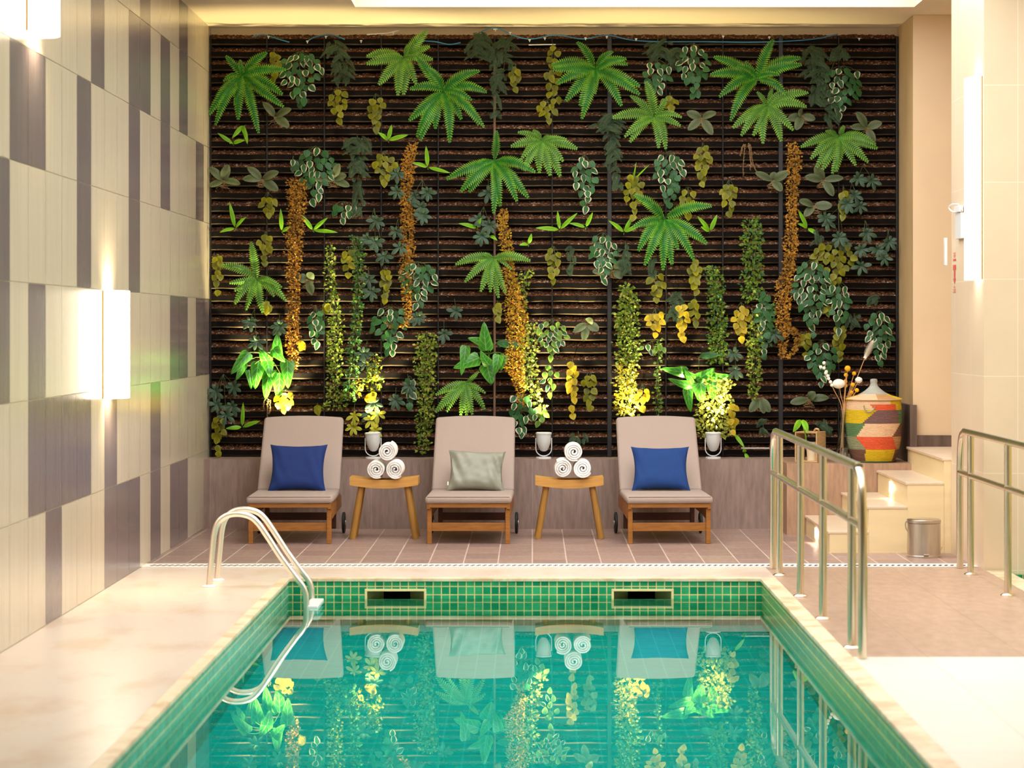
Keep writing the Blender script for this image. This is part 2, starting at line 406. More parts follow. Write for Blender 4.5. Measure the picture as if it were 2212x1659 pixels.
# pool shell
def poolshell(nm, x0, x1, y0, y1, zf=-1.35, m='mosaic'):
    bm = NB()
    for c, s in (((x0-.05, (y0+y1)/2, zf/2-.02), (.1, y1-y0+.2, -zf)), ((x1+.05, (y0+y1)/2, zf/2-.02), (.1, y1-y0+.2, -zf)),
                 (((x0+x1)/2, y1+.05, zf/2-.02), (x1-x0, .1, -zf)), (((x0+x1)/2, y0-.05, zf/2-.02), (x1-x0, .1, -zf))):
        bx(bm, c, s)
    uvbox(bm); mk(nm, bm, m, kind='structure')
SK = ((-1.0036, -.635), (.474, .846)); SKZ = (-.19, -.064)
bm = NB()
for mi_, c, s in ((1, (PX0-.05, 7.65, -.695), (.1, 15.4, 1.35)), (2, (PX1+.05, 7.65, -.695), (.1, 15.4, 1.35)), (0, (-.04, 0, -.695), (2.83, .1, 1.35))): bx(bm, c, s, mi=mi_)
def bw(x0, x1, z0, z1): bx(bm, ((x0+x1)/2, PY1+.05, (z0+z1)/2), (x1-x0, .1, z1-z0))
bw(PX0, PX1, -1.37, SKZ[0]); bw(PX0, PX1, SKZ[1], -.02)
xs = [PX0, SK[0][0], SK[0][1], SK[1][0], SK[1][1], PX1]
for i in (0, 2, 4): bw(xs[i], xs[i+1], SKZ[0], SKZ[1])
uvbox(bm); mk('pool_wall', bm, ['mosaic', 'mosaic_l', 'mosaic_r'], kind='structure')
structbox('pool_floor', PX0, PX1, 0, PY1+.02, -1.4, -1.35, 'mosaic_t')
def sheet(nm, x0, x1, y0, y1, z, m):
    bm = NB(); bm.faces.new([bm.verts.new(v) for v in ((x0, y0, z), (x1, y0, z), (x1, y1, z), (x0, y1, z))])
    return mk(nm, bm, m, kind='structure')
sheet('pool_water', PX0, PX1, .05, PY1, WZ, 'water')
bm = NB()
for c, s in (((2.88, 12.6, -.52), (.1, 6.2, 1.0)), ((4.4, 15.72, -.52), (3.2, .1, 1.0)), ((5.95, 12.6, -.52), (.1, 6.2, 1.0)), ((4.4, 9.5, -.52), (3.2, .1, 1.0)), ((4.4, 12.6, -1.0), (3.2, 6.3, .06))): bx(bm, c, s)
uvbox(bm); mk('side_pool_wall', bm, 'mosaic', kind='structure')
sheet('side_pool_water', 2.93, 5.9, 9.55, 15.67, WZ, 'water')
# right hand side
structbox('wall_right', 6, 6.1, -3.1, 16, -1.4, ZC, 'yellowstone')
structbox('wall_right_face', 2.81, 6, 15.74, 15.98, -.02, ZC, 'yellowstone')
structbox('wall_right_pillar', 2.79, 3.3, 15.735, 16.95, -.1, ZC-.002, 'pillar')
structbox('wall_alcove', 2.781, 4.2, 18.60, 18.75, .5, ZC-.001, 'plaster2')
structbox('wall_alcove_side', 2.78, 2.84, 18.601, YB, .93, ZC-.002, 'sidewall')
structbox('wall_alcove_end', 4.2, 4.3, 16.9, 18.7, .5, ZC, 'plaster2')
structbox('baseboard_alcove', 2.76, 4.2, 18.58, 18.601, .63, .715, 'dado')
bm = NB(); bx(bm, (2.775, 19.0, .73), (.05, .92, .415)); uvbox(bm)
mk('trim_3', bm, 'dado', kind='structure')
# planter bench
BZ = .52
structbox('planter_bench', XL, 1.84, 18.966, YB, 0, BZ, 'bench')
structbox('planter_bench_right', 1.84, 2.755, 18.41, YB, 0, BZ-.001, 'bench2')
# stair
bm = NB(); bt = NB()
xs_ = [1.98, 2.24, 2.498, 2.742, 4.2]; zs_ = [.145, .311, .471, .632]
for i in range(4):
    x0 = xs_[i]; x1 = xs_[i+1]
    yb = 18.405 if i < 3 else 18.6
    bx(bm, ((x0+x1)/2, (16.955+yb)/2, (zs_[i]-.018)/2), (x1-x0+.001, yb-16.955, zs_[i]-.018))
    bx(bt, ((x0+x1)/2-.006, (16.95+yb)/2, zs_[i]-.009), (x1-x0+.012, yb-16.95, .018), .003)
st = mk('stair', bm, 'stepstone', kind='structure'); mk('stair_tread', bt, 'steptop', kind='structure')
for i, zz in ((0, .07), (2, .39)):
    bm = NB(); x = xs_[i]-.004; bx(bm, (x, 17.72, zz), (.012, .09, .075), .003)
    o = mk('step_light', bm, 'steplight', origin=(x, 17.72, zz))
    tag(o, ('small lit rectangular step light in the riser of the lowest stair step', 'small lit rectangular step light in the riser of the third stair step')[i > 0], 'light')
    area('step_glow', (x-.03, 17.72, zz), .05, .07, .45, (1, .72, .5), (0, -PI/2+.5, 0))

# drain line
dr = empty('drain_channel', (0, 16.0, 0), 'long white slotted drain channel running across the floor between deck and terrace', 'drain')
bm = NB(); bx(bm, (.17, 16.04, .003), (5.24, .2, .006), .002); mk('grating', bm, 'grate_w', dr)
bm = NB()
for i in range(138):
    for j in range(2): bx(bm, (XL+.06+i*.0372+j*.012, 15.985+j*.04, .0066), (.017, .030, .002))
mk('slots', bm, 'dark', dr, kind='stuff')

# ------------------------------------------------------------------ skimmers, lamps
for k, (x0, x1) in enumerate(SK):
    r = empty('pool_skimmer', ((x0+x1)/2, PY1, SKZ[0]), ('cream framed skimmer opening in the green mosaic, the left one of two', 'cream framed skimmer opening in the green mosaic, the right one of two')[k], 'skimmer', 'pool skimmers')
    bm = NB(); t = .014
    z0, z1 = SKZ
    for c, s in ((((x0+x1)/2, z1-t/2), (x1-x0, t)), (((x0+x1)/2, z0+t/2), (x1-x0, t)), ((x0+t/2, (z0+z1)/2), (t, z1-z0-2*t)), ((x1-t/2, (z0+z1)/2), (t, z1-z0-2*t))):
        bx(bm, (c[0], PY1+.04, c[1]), (s[0], .1, s[1]), .002)
    mk('frame', bm, 'cream', r)
    bm = NB(); xa, xb, za, zb = x0+t, x1-t, z0+t, z1-t; q = .09
    A = [(xa, PY1+.03, za), (xb, PY1+.03, za), (xb, PY1+.03, zb), (xa, PY1+.03, zb)]
    B = [(xa+q, PY1+.16, za), (xb-q, PY1+.16, za), (xb-q, PY1+.16, zb-.012), (xa+q, PY1+.16, zb-.012)]
    C_ = [(a, PY1+.4, c) for a, b, c in B]
    va = [bm.verts.new(v) for v in A]; vb = [bm.verts.new(v) for v in B]; vc = [bm.verts.new(v) for v in C_]
    for i in range(4):
        bm.faces.new((va[i], va[(i+1) % 4], vb[(i+1) % 4], vb[i]))
        f = bm.faces.new((vb[i], vb[(i+1) % 4], vc[(i+1) % 4], vc[i])); f.material_index = 1
    f = bm.faces.new(vc); f.material_index = 1
    mk('throat', bm, ['throat', 'skydark'], r)

def sconce(name, d, zlo, zhi, label, xw, sgn, hw=.165, dep=.12, m='sconce', watt=42, col=(1, .80, .5)):
    r = empty(name, (xw, d, (zlo+zhi)/2), label, 'wall lamp')
    bm = NB(); n = 20
    ring = [(xw+sgn*(.004+dep*math.sin(PI*k/n)**.55), d-hw*math.cos(PI*k/n)) for k in range(n+1)]
    a = [bm.verts.new((x, y, zlo)) for x, y in ring]; b = [bm.verts.new((x, y, zhi)) for x, y in ring]
    for k in range(n): bm.faces.new((a[k], a[k+1], b[k+1], b[k]))
    bmesh.ops.solidify(bm, geom=bm.faces[:], thickness=.003)
    mk('lamp_shade', bm, m, r, smooth=True)
    bm = NB(); bx(bm, (xw+sgn*.004, d-hw-.003, (zlo+zhi)/2), (.008, .006, zhi-zlo), .001)
    bx(bm, (xw+sgn*.006, d, (zlo+zhi)/2), (.01, .12, (zhi-zlo)*.8), .002); mk('back_plate', bm, 'oak', r)
    bm = NB(); lathe(bm, [(.02, -.06), (.025, 0), (.02, .06)], (xw+sgn*.05, d, (zlo+zhi)/2), 12); mk('bulb', bm, 'white', r, smooth=True)
    for zz, rx in ((zhi-.1, PI), (zlo+.1, 0)):
        l = bpy.data.lights.new('sconce_light', 'SPOT'); l.energy = watt; l.color = col; l.spot_size = 2.4; l.spot_blend = 1; l.shadow_soft_size = .03
        o = bpy.data.objects.new('sconce_light', l); COL.objects.link(o); o.location = (xw+sgn*.06, d, zz); o.rotation_euler = (rx, 0, 0)
sconce('wall_sconce', 14.68, 1.095, 1.713, 'glowing half round wall sconce on the tiled left wall above the pool deck', XL, 1)
sconce('wall_sconce', 12.50, 2.94, 3.56, 'glowing half round wall sconce high on the left wall, cut by the frame top', XL, 1)
sconce('wall_sconce', 15.93, 1.80, 3.06, 'tall white glowing wall light on the cream pillar at right', 2.79, -1, .15, .078, 'sconce2', 5, (1, .95, .85))

# small fittings on the pillar
y_ = lambda px: 2.786*F/(px-CX)
r = empty('emergency_phone', (2.785, 16.45, 2.1), 'white narrow intercom handset with looped cord on the cream pillar', 'intercom')
d0, d1 = y_(2082), y_(2070); dm = (d0+d1)/2; s = F/dm
bm = NB(); bx(bm, (2.778, dm, H-(488-CY)/s), (.024, d1-d0, 56/s), .004); mk('body', bm, 'white', r)
bm = NB(); bx(bm, (2.770, dm, H-(452-CY)/s), (.03, (d1-d0)*.9, 14/s), .004); mk('handset', bm, 'white', r)
bm = NB(); tube(bm, smoothpath([(2.77, dm, H-(441-CY)/s), (2.745, dm+.1, H-(440-CY)/s), (2.735, dm+.17, H-(446-CY)/s), (2.75, dm+.1, H-(456-CY)/s), (2.77, dm, H-(457-CY)/s), (2.77, dm-.14, H-(455-CY)/s)]), .005, 8); mk('cord', bm, 'white', r, smooth=True)
dm = y_(2061); s = F/dm
r = empty('arrow_notice', (2.789, dm, 1.8), 'red printed arrow notice pointing down on the cream pillar', 'sign')
bm = NB(); x = 2.788; wd = .11
def zz(py): return H-(py-CY)/s
vs = [(x, dm-wd*.25, zz(584)), (x, dm+wd*.25, zz(584)), (x, dm+wd*.25, zz(602)), (x, dm+wd*.5, zz(602)), (x, dm, zz(614)), (x, dm-wd*.5, zz(602)), (x, dm-wd*.25, zz(602))]
bm.faces.new([bm.verts.new(v) for v in vs])
for a, b, k in ((572, 583, 1.0), (559, 564, 1.0)):
    bm.faces.new([bm.verts.new(v) for v in ((x, dm-wd*.5*k, zz(a)), (x, dm+wd*.5*k, zz(a)), (x, dm+wd*.5*k, zz(b)), (x, dm-wd*.5*k, zz(b)))])
o = mk('arrow', bm, 'red', r)
bm = NB()
for i, py in enumerate((546, 549, 552, 555, 618, 621, 625, 628, 631)):
    kk = (.5, .35, .45, .3, .2, .3, .5, .35, .5)[i]*wd
    bm.faces.new([bm.verts.new(v) for v in ((x, dm-kk, zz(py)), (x, dm+kk, zz(py)), (x, dm+kk, zz(py+1.2)), (x, dm-kk, zz(py+1.2)))])
mk('lettering', bm, 'red', r)
bm = NB(); c = U(2039, 544, 16.98); c.y = 17.0
bx(bm, (c.x+.01, 16.975, c.z), (.02, .05, .185), .004)
o = mk('door_pull', bm, 'white', origin=(c.x, 16.975, c.z)); tag(o, 'short white vertical pull fixed to the edge of the cream pillar', 'handle')

# ------------------------------------------------------------------ rails and ladder
def rail(name, X, label, ends, posts):
    r = empty(name, (X, (ends[0]+ends[1])/2, 0), label, 'handrail', 'steel handrails')
    yf, yn = ends[1], ends[0]
    bm = NB()
    path = smoothpath([(X, yf, .002), (X, yf, .35), (X, yf-.005, .62), (X, yf-.05, .80), (X, yf-.16, .855), (X, yf-.4, .862), (X, (yf+yn)/2, .862), (X, yn+.35, .862), (X, yn+.17, .853), (X, yn+.055, .79), (X, yn+.01, .62), (X, yn, .35), (X, yn, .002)], 6)
    tube(bm, path, .0215, 20); mk('top_rail', bm, 'steel', r, smooth=True)
    bm = NB(); tube(bm, [(X, yf-.012, .60), (X, yn+.012, .60)], .020, 20); mk('middle_rail', bm, 'steel', r, smooth=True)
    for y in posts:
        bm = NB(); tube(bm, [(X, y, .004), (X, y, .845)], .0205, 20); o = mk('post', bm, 'steel', r, smooth=True)
        bm = NB(); lathe(bm, [(.001, .0135), (.026, .0135), (.034, .010), (.042, .003), (.042, .0005), (.001, .0005)][::-1], (X, y, 0), 24); mk('flange', bm, 'steel', o, smooth=True)
rail('handrail', 1.497, 'steel handrail standing beside the pool edge in front of the stair', (11.54, 15.84), (15.42, 14.22, 13.12, 11.93))
rail('handrail', 2.665, 'steel handrail at the right picture edge beside the cream pillar', (11.5, 15.87), (15.48, 14.27, 13.07, 11.87))
# grab rail ladder
r = empty('pool_ladder', (-1.87, 14.92, 0), 'bent steel tube pool ladder rising from the marble deck at left', 'pool ladder')
base = [(452, 1272), (452.5, 1257), (458, 1195), (463, 1152), (472, 1128), (490, 1114), (514, 1110), (540, 1116), (558, 1131), (577, 1158), (607, 1204), (638, 1246), (653, 1265), (660, 1282), (662, 1311)]
pts = [((x-CX)/372.9, H-(y-CY)/372.9) for x, y in base]; pts[0] = (pts[0][0], .0)
pts += [(pts[-1][0]+.0, -.5), (pts[-1][0], -.9)]
for yy in (14.75, 15.12):
    bm = NB(); tube(bm, smoothpath([(a, yy, b) for a, b in pts], 6), .0175, 20); o = mk('side_rail', bm, 'steel_s', r, smooth=True)
    bm = NB(); lathe(bm, [(.001, .0005), (.045, .0005), (.045, .004), (.03, .012), (.001, .012)], (pts[0][0], yy, 0), 24); mk('flange', bm, 'white', o, smooth=True)
for zt in (-.118, -.4, -.68):
    bm = NB(); bx(bm, (pts[-1][0]+.03, 14.935, zt), (.08, .40, .02), .006); mk('tread', bm, 'white', r)

# ------------------------------------------------------------------ loungers
def lounger(loc, rz, label, back_h=.832):
    r = empty('sun_lounger', loc, label, 'sun lounger', 'sun loungers against the planter bench', rz)
    # local: origin under the front legs' centre, +y to the wall
    W = .575
    for sx in (-1, 1):
        bm = NB(); bx(bm, (sx*(W/2-.016), .02, .125), (.032, .045, .25), .004); mk('front_leg', bm, 'wood', r, True)
        bm = NB(); bx(bm, (sx*(W/2-.045), .86, .17), (.032, .05, .26), .004); mk('rear_leg', bm, 'wood_d', r, True)
        bm = NB(); c0 = (sx*(W/2-.012), .0); x = sx*(W/2-.012)
        pr = [(-.02, .245), (-.02, .283), (.95, .283), (1.0, .262), (1.0, .19), (.30, .175), (.12, .165), (.05, .20)]
        a = [bm.verts.new((x-.011, y, z)) for y, z in pr]; b = [bm.verts.new((x+.011, y, z)) for y, z in pr]
        bm.faces.new(a); bm.faces.new(b[::-1])
        for i in range(len(pr)): bm.faces.new((a[i], a[(i+1) % len(pr)], b[(i+1) % len(pr)], b[i]))
        mk('side_rail', bm, 'wood', r, True)
        bm = NB(); xw = sx*(W/2+.022)
        rot = Matrix.Rotation(PI/2, 3, 'Y')
        lathe(bm, [(.02, -.011), (.068, -.011), (.078, -.006), (.078, .006), (.068, .011), (.02, .011)], (xw, .93, .078), 28, rot=rot)
        wh = mk('wheel', bm, 'rubber', r, True, smooth=True)
        bm = NB(); lathe(bm, [(.001, -.014), (.02, -.014), (.02, .014), (.001, .014)], (xw, .93, .078), 16, rot=rot); mk('hub', bm, 'ssteel', wh, True)
    bm = NB(); bx(bm, (0, -.012, .268), (W-.02, .022, .03), .003)
    for i in range(7): bx(bm, (0, .06+i*.085, .277), (W-.05, .06, .012), .002)
    mk('seat_slats', bm, 'wood', r, True)
    bm = NB(); bx(bm, (0, .025, .117), (W-.06, .024, .058), .003); mk('stretcher', bm, 'wood', r, True)
    bm = NB(); bx(bm, (0, .85, .13), (W-.12, .022, .055), .003); mk('rear_stretcher', bm, 'wood_d', r, True)
    bm = NB(); vs = bx(bm, (0, .325, .310), (.60, .73, .052), .022, seg=4)
    for v in bm.verts: v.co.z += .004*math.sin(v.co.x*9+1)*math.cos(v.co.y*7)
    cu = mk('seat_cushion', bm, 'fabric', r, True, smooth=True)
    bm = NB()
    zc = .334; e = .285
    tube(bm, [(-e, -.034, zc-.006), (e, -.034, zc-.006)], .0035, 6); tube(bm, [(-e, -.034, .29), (e, -.034, .29)], .0035, 6)
    mk('piping', bm, 'piping', cu, True)
    # backrest from (.66,.33) to (1.18,.83)
    y0, z0, y1, z1 = .70, .315, 1.165, back_h-.005
    L = math.hypot(y1-y0, z1-z0); an = math.atan2(z1-z0, y1-y0)
    R = Matrix.Rotation(an, 3, 'X')
    bm = NB(); bx(bm, (0, 0, 0), (.596, L, .055), .022, seg=4)
    bmesh.ops.subdivide_edges(bm, edges=[ed for ed in bm.edges if abs(ed.verts[0].co.x-ed.verts[1].co.x) > .3], cuts=8)
    for v in bm.verts:
        if v.co.y > L/2-.03: v.co.y += .018*(1-(v.co.x/.3)**2)
        v.co.x *= 1-.018*(v.co.y/L+.5)
        v.co = R @ v.co; v.co += Vector((0, (y0+y1)/2, (z0+z1)/2))
    mk('back_cushion', bm, 'fabric', r, True, smooth=True)
    bm = NB(); nrm = R @ Vector((0, 0, -1))
    for sx in (-1, 1):
        c = Vector((sx*.25, (y0+y1)/2, (z0+z1)/2))+nrm*.042; bx(bm, c, (.03, L*.96, .02), .003, rot=None) if False else None
        vs = bx(bm, (0, 0, 0), (.03, L*.94, .02), .003)
        for v in vs: v.co = R @ v.co+c
    for i in range(6):
        c = R @ Vector((0, -L*.4+i*L*.16, 0))+Vector((0, (y0+y1)/2, (z0+z1)/2))+nrm*.034
        vs = bx(bm, (0, 0, 0), (.5, .05, .01), .002)
        for v in vs: v.co = R @ v.co+c
    mk('back_frame', bm, 'wood_d', r, True)
    return r
def at(px, d): return (px-CX)/F*d
DL = 17.66
lounger((at(626, DL), DL, 0), 0.004, 'taupe cushioned wooden sun lounger nearest the tiled left wall, holding a dark blue pillow')
lounger((at(1012, DL), DL, 0), -.02, 'middle taupe wooden sun lounger between the two stools, holding a grey pillow')
lounger((at(1446, DL), DL, 0), .035, 'taupe wooden sun lounger nearest the steel handrail, holding a bright blue pillow')

def pillow(px, py_b, w_, h_, d, lean, rz, m, label, seed, th=.11, wr=.004):
    rnd = random.Random(seed)
    c = U(px, py_b, d)
    r = empty('throw_pillow', c, label, 'pillow', 'pillows on the loungers')
    bm = NB(); n = 30
    R = Matrix.Rotation(rz, 3, 'Y') @ Matrix.Rotation(-lean, 3, 'X')
    grid = {}
    for side in (-1, 1):
        for i in range(n+1):
            for j in range(n+1):
                u = -1+2*i/n; v = -1+2*j/n
                if side == 1 and (i in (0, n) or j in (0, n)): grid[side, i, j] = grid[-1, i, j]; continue
                pin = 1-.12*(1-abs(v)**2)*abs(u)**3; pin2 = 1-.12*(1-abs(u)**2)*abs(v)**3
                x = u*w_/2*pin; z = v*h_/2*pin2
                t = th/2*max(0, (1-u**4)*(1-v**4))**.55
                t += wr*t/th*4*math.sin(u*14+v*5+seed)*abs(u)**2+wr*2*t/th*mnoise.noise(Vector((u*3, v*3, seed*9.1)))
                p = Vector((x, side*t, z+h_/2))
                p = R @ p
                grid[side, i, j] = bm.verts.new(p)
        for i in range(n):
            for j in range(n):
                q = [grid[side, i, j], grid[side, i+1, j], grid[side, i+1, j+1], grid[side, i, j+1]]
                if side == 1: q = q[::-1]
                try: bm.faces.new(q)
                except ValueError: pass
    body = mk('pillow_cover', bm, m, r, True, smooth=True)
    return r, R
pillow(641, 1062, .415, .375, 18.19, .50, .0, 'blue', 'dark blue square pillow on the left lounger', 1)
r_, R_ = pillow(1027, 1061, .415, .315, 18.19, .45, .035, 'grey', 'grey green satin pillow with creased edges on the middle lounger', 2, .12, .012)
bm = NB(); vs = bx(bm, (-.198, -.03, .04), (.008, .003, .028))
for v in bm.verts: v.co = R_ @ v.co
mk('care_tag', bm, 'tagw', r_, True)
pillow(1428, 1060, .42, .35, 18.19, .50, 0, 'blue2', 'bright blue square pillow on the right lounger', 3)

# ------------------------------------------------------------------ stools, towels
def stool(px, label):
    d = 18.2; X = at(px, d)
    r = empty('wooden_stool', (X, d, 0), label, 'stool', 'oak stools beside the loungers')
    bm = NB(); n = 24; w_ = .485; dep = .28
    rows = []
    for i in range(n+1):
        u = -1+2*i/n; zt = .440-.020*(1-u*u); zb = .378-.024*(1-u*u)+.006
        rows.append([bm.verts.new((u*w_/2, yy, z)) for yy, z in ((-dep/2, zb), (-dep/2, zt), (dep/2, zt), (dep/2, zb))])
    for a, b in zip(rows, rows[1:]):
        for k in range(4): bm.faces.new((a[k], a[(k+1) % 4], b[(k+1) % 4], b[k]))
    bm.faces.new(rows[0]); bm.faces.new(rows[-1][::-1])
    bmesh.ops.bevel(bm, geom=[e for e in bm.edges if e.is_manifold and e.calc_face_angle(0) > 1], offset=.004, segments=2, affect='EDGES')
    mk('seat', bm, 'oak', r, True, smooth=True)
    for sx in (-1, 1):
        for yy in (-.09, .09):
            bm = NB(); tube(bm, [(sx*.225, yy*1.25, 0), (sx*.163, yy, .372)], [.0235, .0215], 20); mk('leg', bm, 'oakleg', r, True, smooth=True)
stool(831.5, 'oak stool with curved seat between the left and middle loungers')
stool(1229.5, 'oak stool with curved seat between the middle and right loungers')
def towel(px, py, rad, d, seed, label):
    c = U(px, py, d); rnd = random.Random(seed); L = .26
    r = empty('rolled_towel', c-Vector((0, 0, rad)), label, 'towel', 'rolled white towels on the stools')
    bm = NB(); turns = 3.6; n = 110; a0 = rnd.uniform(0, 6)
    pth = []
    for i in range(n+1):
        t = i/n; a = a0+t*turns*2*PI; rr = rad*(.10+.90*t**.8)*(1+.02*math.sin(a*2+seed))-.004
        pth.append((rr*math.cos(a), rr*math.sin(a)))
    th = rad*.105
    rings = []
    for i, (x, z) in enumerate(pth):
        l = math.hypot(x, z) or 1; nx, nz = x/l, z/l
        o = .008*math.sin(i*.22+seed)+.002*math.sin(i*1.7); pr = (0, .006)[0]
        ring = []
        for (k, yy) in ((-1, .004), (-.6, -.003), (.6, -.003), (1, .004), (1, L), (-1, L)):
            ring.append(bm.verts.new((x+nx*th*k, -L/2+yy+o*(1 if yy < L/2 else .5), z+nz*th*k)))
        rings.append(ring)
    for a, b in zip(rings, rings[1:]):
        for k in range(6): bm.faces.new((a[k], a[(k+1) % 6], b[(k+1) % 6], b[k]))
    bm.faces.new(rings[0]); bm.faces.new(rings[-1][::-1])
    bmesh.ops.translate(bm, verts=bm.verts, vec=(0, 0, rad))
    o = mk('rolled_terry', bm, 'towel', r, True, smooth=True)
for i, (px, py, rd, lb) in enumerate(((815, 1012, .066, 'rolled white towel on the left stool, lower left of its pile'), (855.5, 1012, .0665, 'rolled white towel on the left stool, lower right of its pile'), (838, 973.5, .066, 'rolled white towel on top of the pile on the left stool'),
    (1215, 1010, .066, 'rolled white towel on the right stool, lower left of its pile'), (1258, 1010, .067, 'rolled white towel on the right stool, lower right of its pile'), (1239, 974.5, .067, 'rolled white towel on top of the pile on the right stool'))):
    towel(px, py, rd, 18.16, i+3, lb)

# ------------------------------------------------------------------ spot lamps on the bench
def spot(px, label, tilt=0, vis=True, aim=(0, .2), watt=None):
    d = 19.06; X = at(px, d)
    r = empty('spot_lamp', (X, d, BZ), label, 'spotlight', 'white spotlights on the bench')
    bm = NB(); lathe(bm, [(.001, .0), (.0575, .0), (.0575, .012), (.055, .014), (.001, .014)], (0, 0, 0), 28); mk('base', bm, 'white', r, True, smooth=True)
    bm = NB(); pts = [(-.059, 0, .155), (-.059, 0, .09)]+[(-.059*math.cos(a), 0, .075-.055*math.sin(a)) for a in [PI*k/14 for k in range(15)]]+[(.059, 0, .09), (.059, 0, .155)]
    tube(bm, pts, .0038, 8); mk('bracket', bm, 'white', r, True, smooth=True)
    R = Matrix.Rotation(tilt, 3, 'Y')
    bm = NB(); prof = [(.012, .045), (.026, .052), (.040, .075), (.050, .105), (.055, .14), (.057, .172), (.060, .174), (.060, .186), (.056, .186), (.053, .15), (.044, .10), (.01, .07)]
    lathe(bm, [(a, b-.12) for a, b in prof], (0, 0, .13), 28, rot=R)
    cup = mk('cup', bm, 'white', r, True, smooth=True)
    bm = NB(); lathe(bm, [(.001, -.014), (.016, -.008), (.02, .008), (.001, .02)], R @ Vector((0, 0, .03))+Vector((0, 0, .13)), 16); mk('bulb', bm, 'bulb', cup, True, smooth=True)
    l = bpy.data.lights.new('spot_glow', 'SPOT'); l.energy = (watt or SPOT_W); l.color = (1, .86, .42); l.spot_size = 1.15; l.spot_blend = .6; l.shadow_soft_size = .02
    o = bpy.data.objects.new('spot_glow', l); COL.objects.link(o); o.location = Vector((X, d, BZ+.13))+R @ Vector((0, 0, .055))
    dr_ = R @ Vector((aim[0], aim[1], 1)).normalized(); o.rotation_euler = (-dr_).to_track_quat('Z', 'Y').to_euler()
spot(806, 'white spotlight behind the left stool towels, half hidden by the rolls', -.06)
spot(1174.5, 'white spotlight standing on the bench behind the right stool', 0)
spot(1540.5, 'white spotlight standing on the bench right of the right lounger', 0)
spot(600, 'white spotlight hidden behind the left lounger backrest', 0, watt=320)
spot(1366, 'white spotlight hidden behind the right lounger backrest', 0)
spot(985, 'white spotlight hidden behind the middle lounger backrest', 0, watt=10)

# ------------------------------------------------------------------ basket, crate, vase, bin
def basket():
    X, d = at(1887.5, 18.62), 18.62
    X = (1887.5-CX)/F*d
    r = empty('woven_basket', (X, d, BZ), 'large lidded coiled basket with yellow, orange and green bands on the bench', 'basket')
    names = ['bk_yel', 'bk_red', 'bk_grn', 'bk_brn', 'bk_crm', 'bk_tan', 'bk_pur', 'bk_sage', 'bk_gry']
    yel, red, grn, brn, crm, tan, pur, sage, gry = range(9)
    def colr(th, py):       # th: 0 = towards camera, + to the right ; py = crop row
        x = math.sin(th) if abs(th) < PI/2 else (2-abs(math.sin(th)))*(1 if th > 0 else -1)
        px = 762+187*x
        def lb(a, b, y0, y1): return a+(b-a)*(py-y0)/(y1-y0)
        if py < 528: return crm if px < 860 else yel
        if py < 568: return crm if px < lb(712, 745, 528, 568) else (red if px < 890 else yel)
        if py < 656: return yel if px < lb(757, 660, 568, 656) else (pur if px < 912 else grn)
        if py < 741: return grn if px < lb(684, 628, 656, 741) else (crm if px < lb(925, 868, 656, 741) else brn)
        if py < 827: return sage if px < lb(618, 682, 741, 827) else (red if px < lb(868, 912, 741, 827) else tan)
        if py < 905: return brn if px < lb(676, 670, 827, 905) else (yel if px < 905 else brn)
        return grn
    bm = NB(); seg = 96
    zof = lambda py: (915-py)/3.073/295.5
    key = [(.001, 915), (.140, 916), (.150, 910), (.166, 880), (.182, 835), (.196, 770), (.203, 700), (.206, 640), (.203, 580), (.199, 545), (.197, 522), (.195, 505)]
    prof = []
    coils = 46
    for i in range(coils*3+1):
        t = i/(coils*3); py = 914-t*(914-505)
        for a, b in zip(key[1:], key[2:]):
            if a[1] >= py >= b[1]: rr = a[0]+(b[0]-a[0])*(a[1]-py)/(a[1]-b[1]); break
        prof.append((rr+(.0036 if i % 3 == 1 else 0), py))
    rings = [[bm.verts.new((rr*math.sin(2*PI*k/seg), -rr*math.cos(2*PI*k/seg), zof(py))) for k in range(seg)] for rr, py in prof]
    for i, (a, b) in enumerate(zip(rings, rings[1:])):
        for k in range(seg):
            f = bm.faces.new((a[k], a[(k+1) % seg], b[(k+1) % seg], b[k]))
            th = 2*PI*(k+.5)/seg; th = th-2*PI if th > PI else th
            f.material_index = colr(th, (prof[i][1]+prof[i+1][1])/2)
    bm.faces.new(rings[0][::-1])
    mk('basket_body', bm, names, r, True, smooth=True)
    bm = NB(); kl = [(.207, 503), (.206, 495), (.180, 486), (.125, 472), (.080, 452), (.048, 430), (.030, 412), (.024, 395), (.027, 378), (.025, 368), (.015, 364), (.001, 363)]
    prof = []
    for i in range(91):
        t = i/90*(len(kl)-1); j = min(int(t), len(kl)-2); q = t-j
        prof.append((kl[j][0]+(kl[j+1][0]-kl[j][0])*q+(.0014 if i % 3 == 1 else 0), kl[j][1]+(kl[j+1][1]-kl[j][1])*q))
    rings = [[bm.verts.new((rr*math.sin(2*PI*k/seg), -rr*math.cos(2*PI*k/seg), zof(py))) for k in range(seg)] for rr, py in prof]
    for i, (a, b) in enumerate(zip(rings, rings[1:])):
        for k in range(seg):
            f = bm.faces.new((a[k], a[(k+1) % seg], b[(k+1) % seg], b[k]))
            th = 2*PI*(k+.5)/seg; th = th-2*PI if th > PI else th
            py = prof[i][1]
            f.material_index = gry if py < 466 else ((tan if 0 < th < .8 else (yel if th > .8 or th < -1.3 else crm)) if py < 498 else (yel if th < -1 or th > 1.2 else crm))
    bm.faces.new(rings[-1])
    mk('lid', bm, names, r, True, smooth=True)
    bm = NB(); a0 = -.30
    pts = [(.208*math.sin(a0+q), -.208*math.cos(a0+q)-.012, zof(yy)) for q, yy in ((-.19, 535), (-.17, 555), (-.1, 573), (0, 580), (.1, 573), (.17, 557), (.19, 535))]
    tube(bm, smoothpath(pts, 5), .005, 8); mk('handle', bm, 'bk_sage', r, True, smooth=True)
basket()
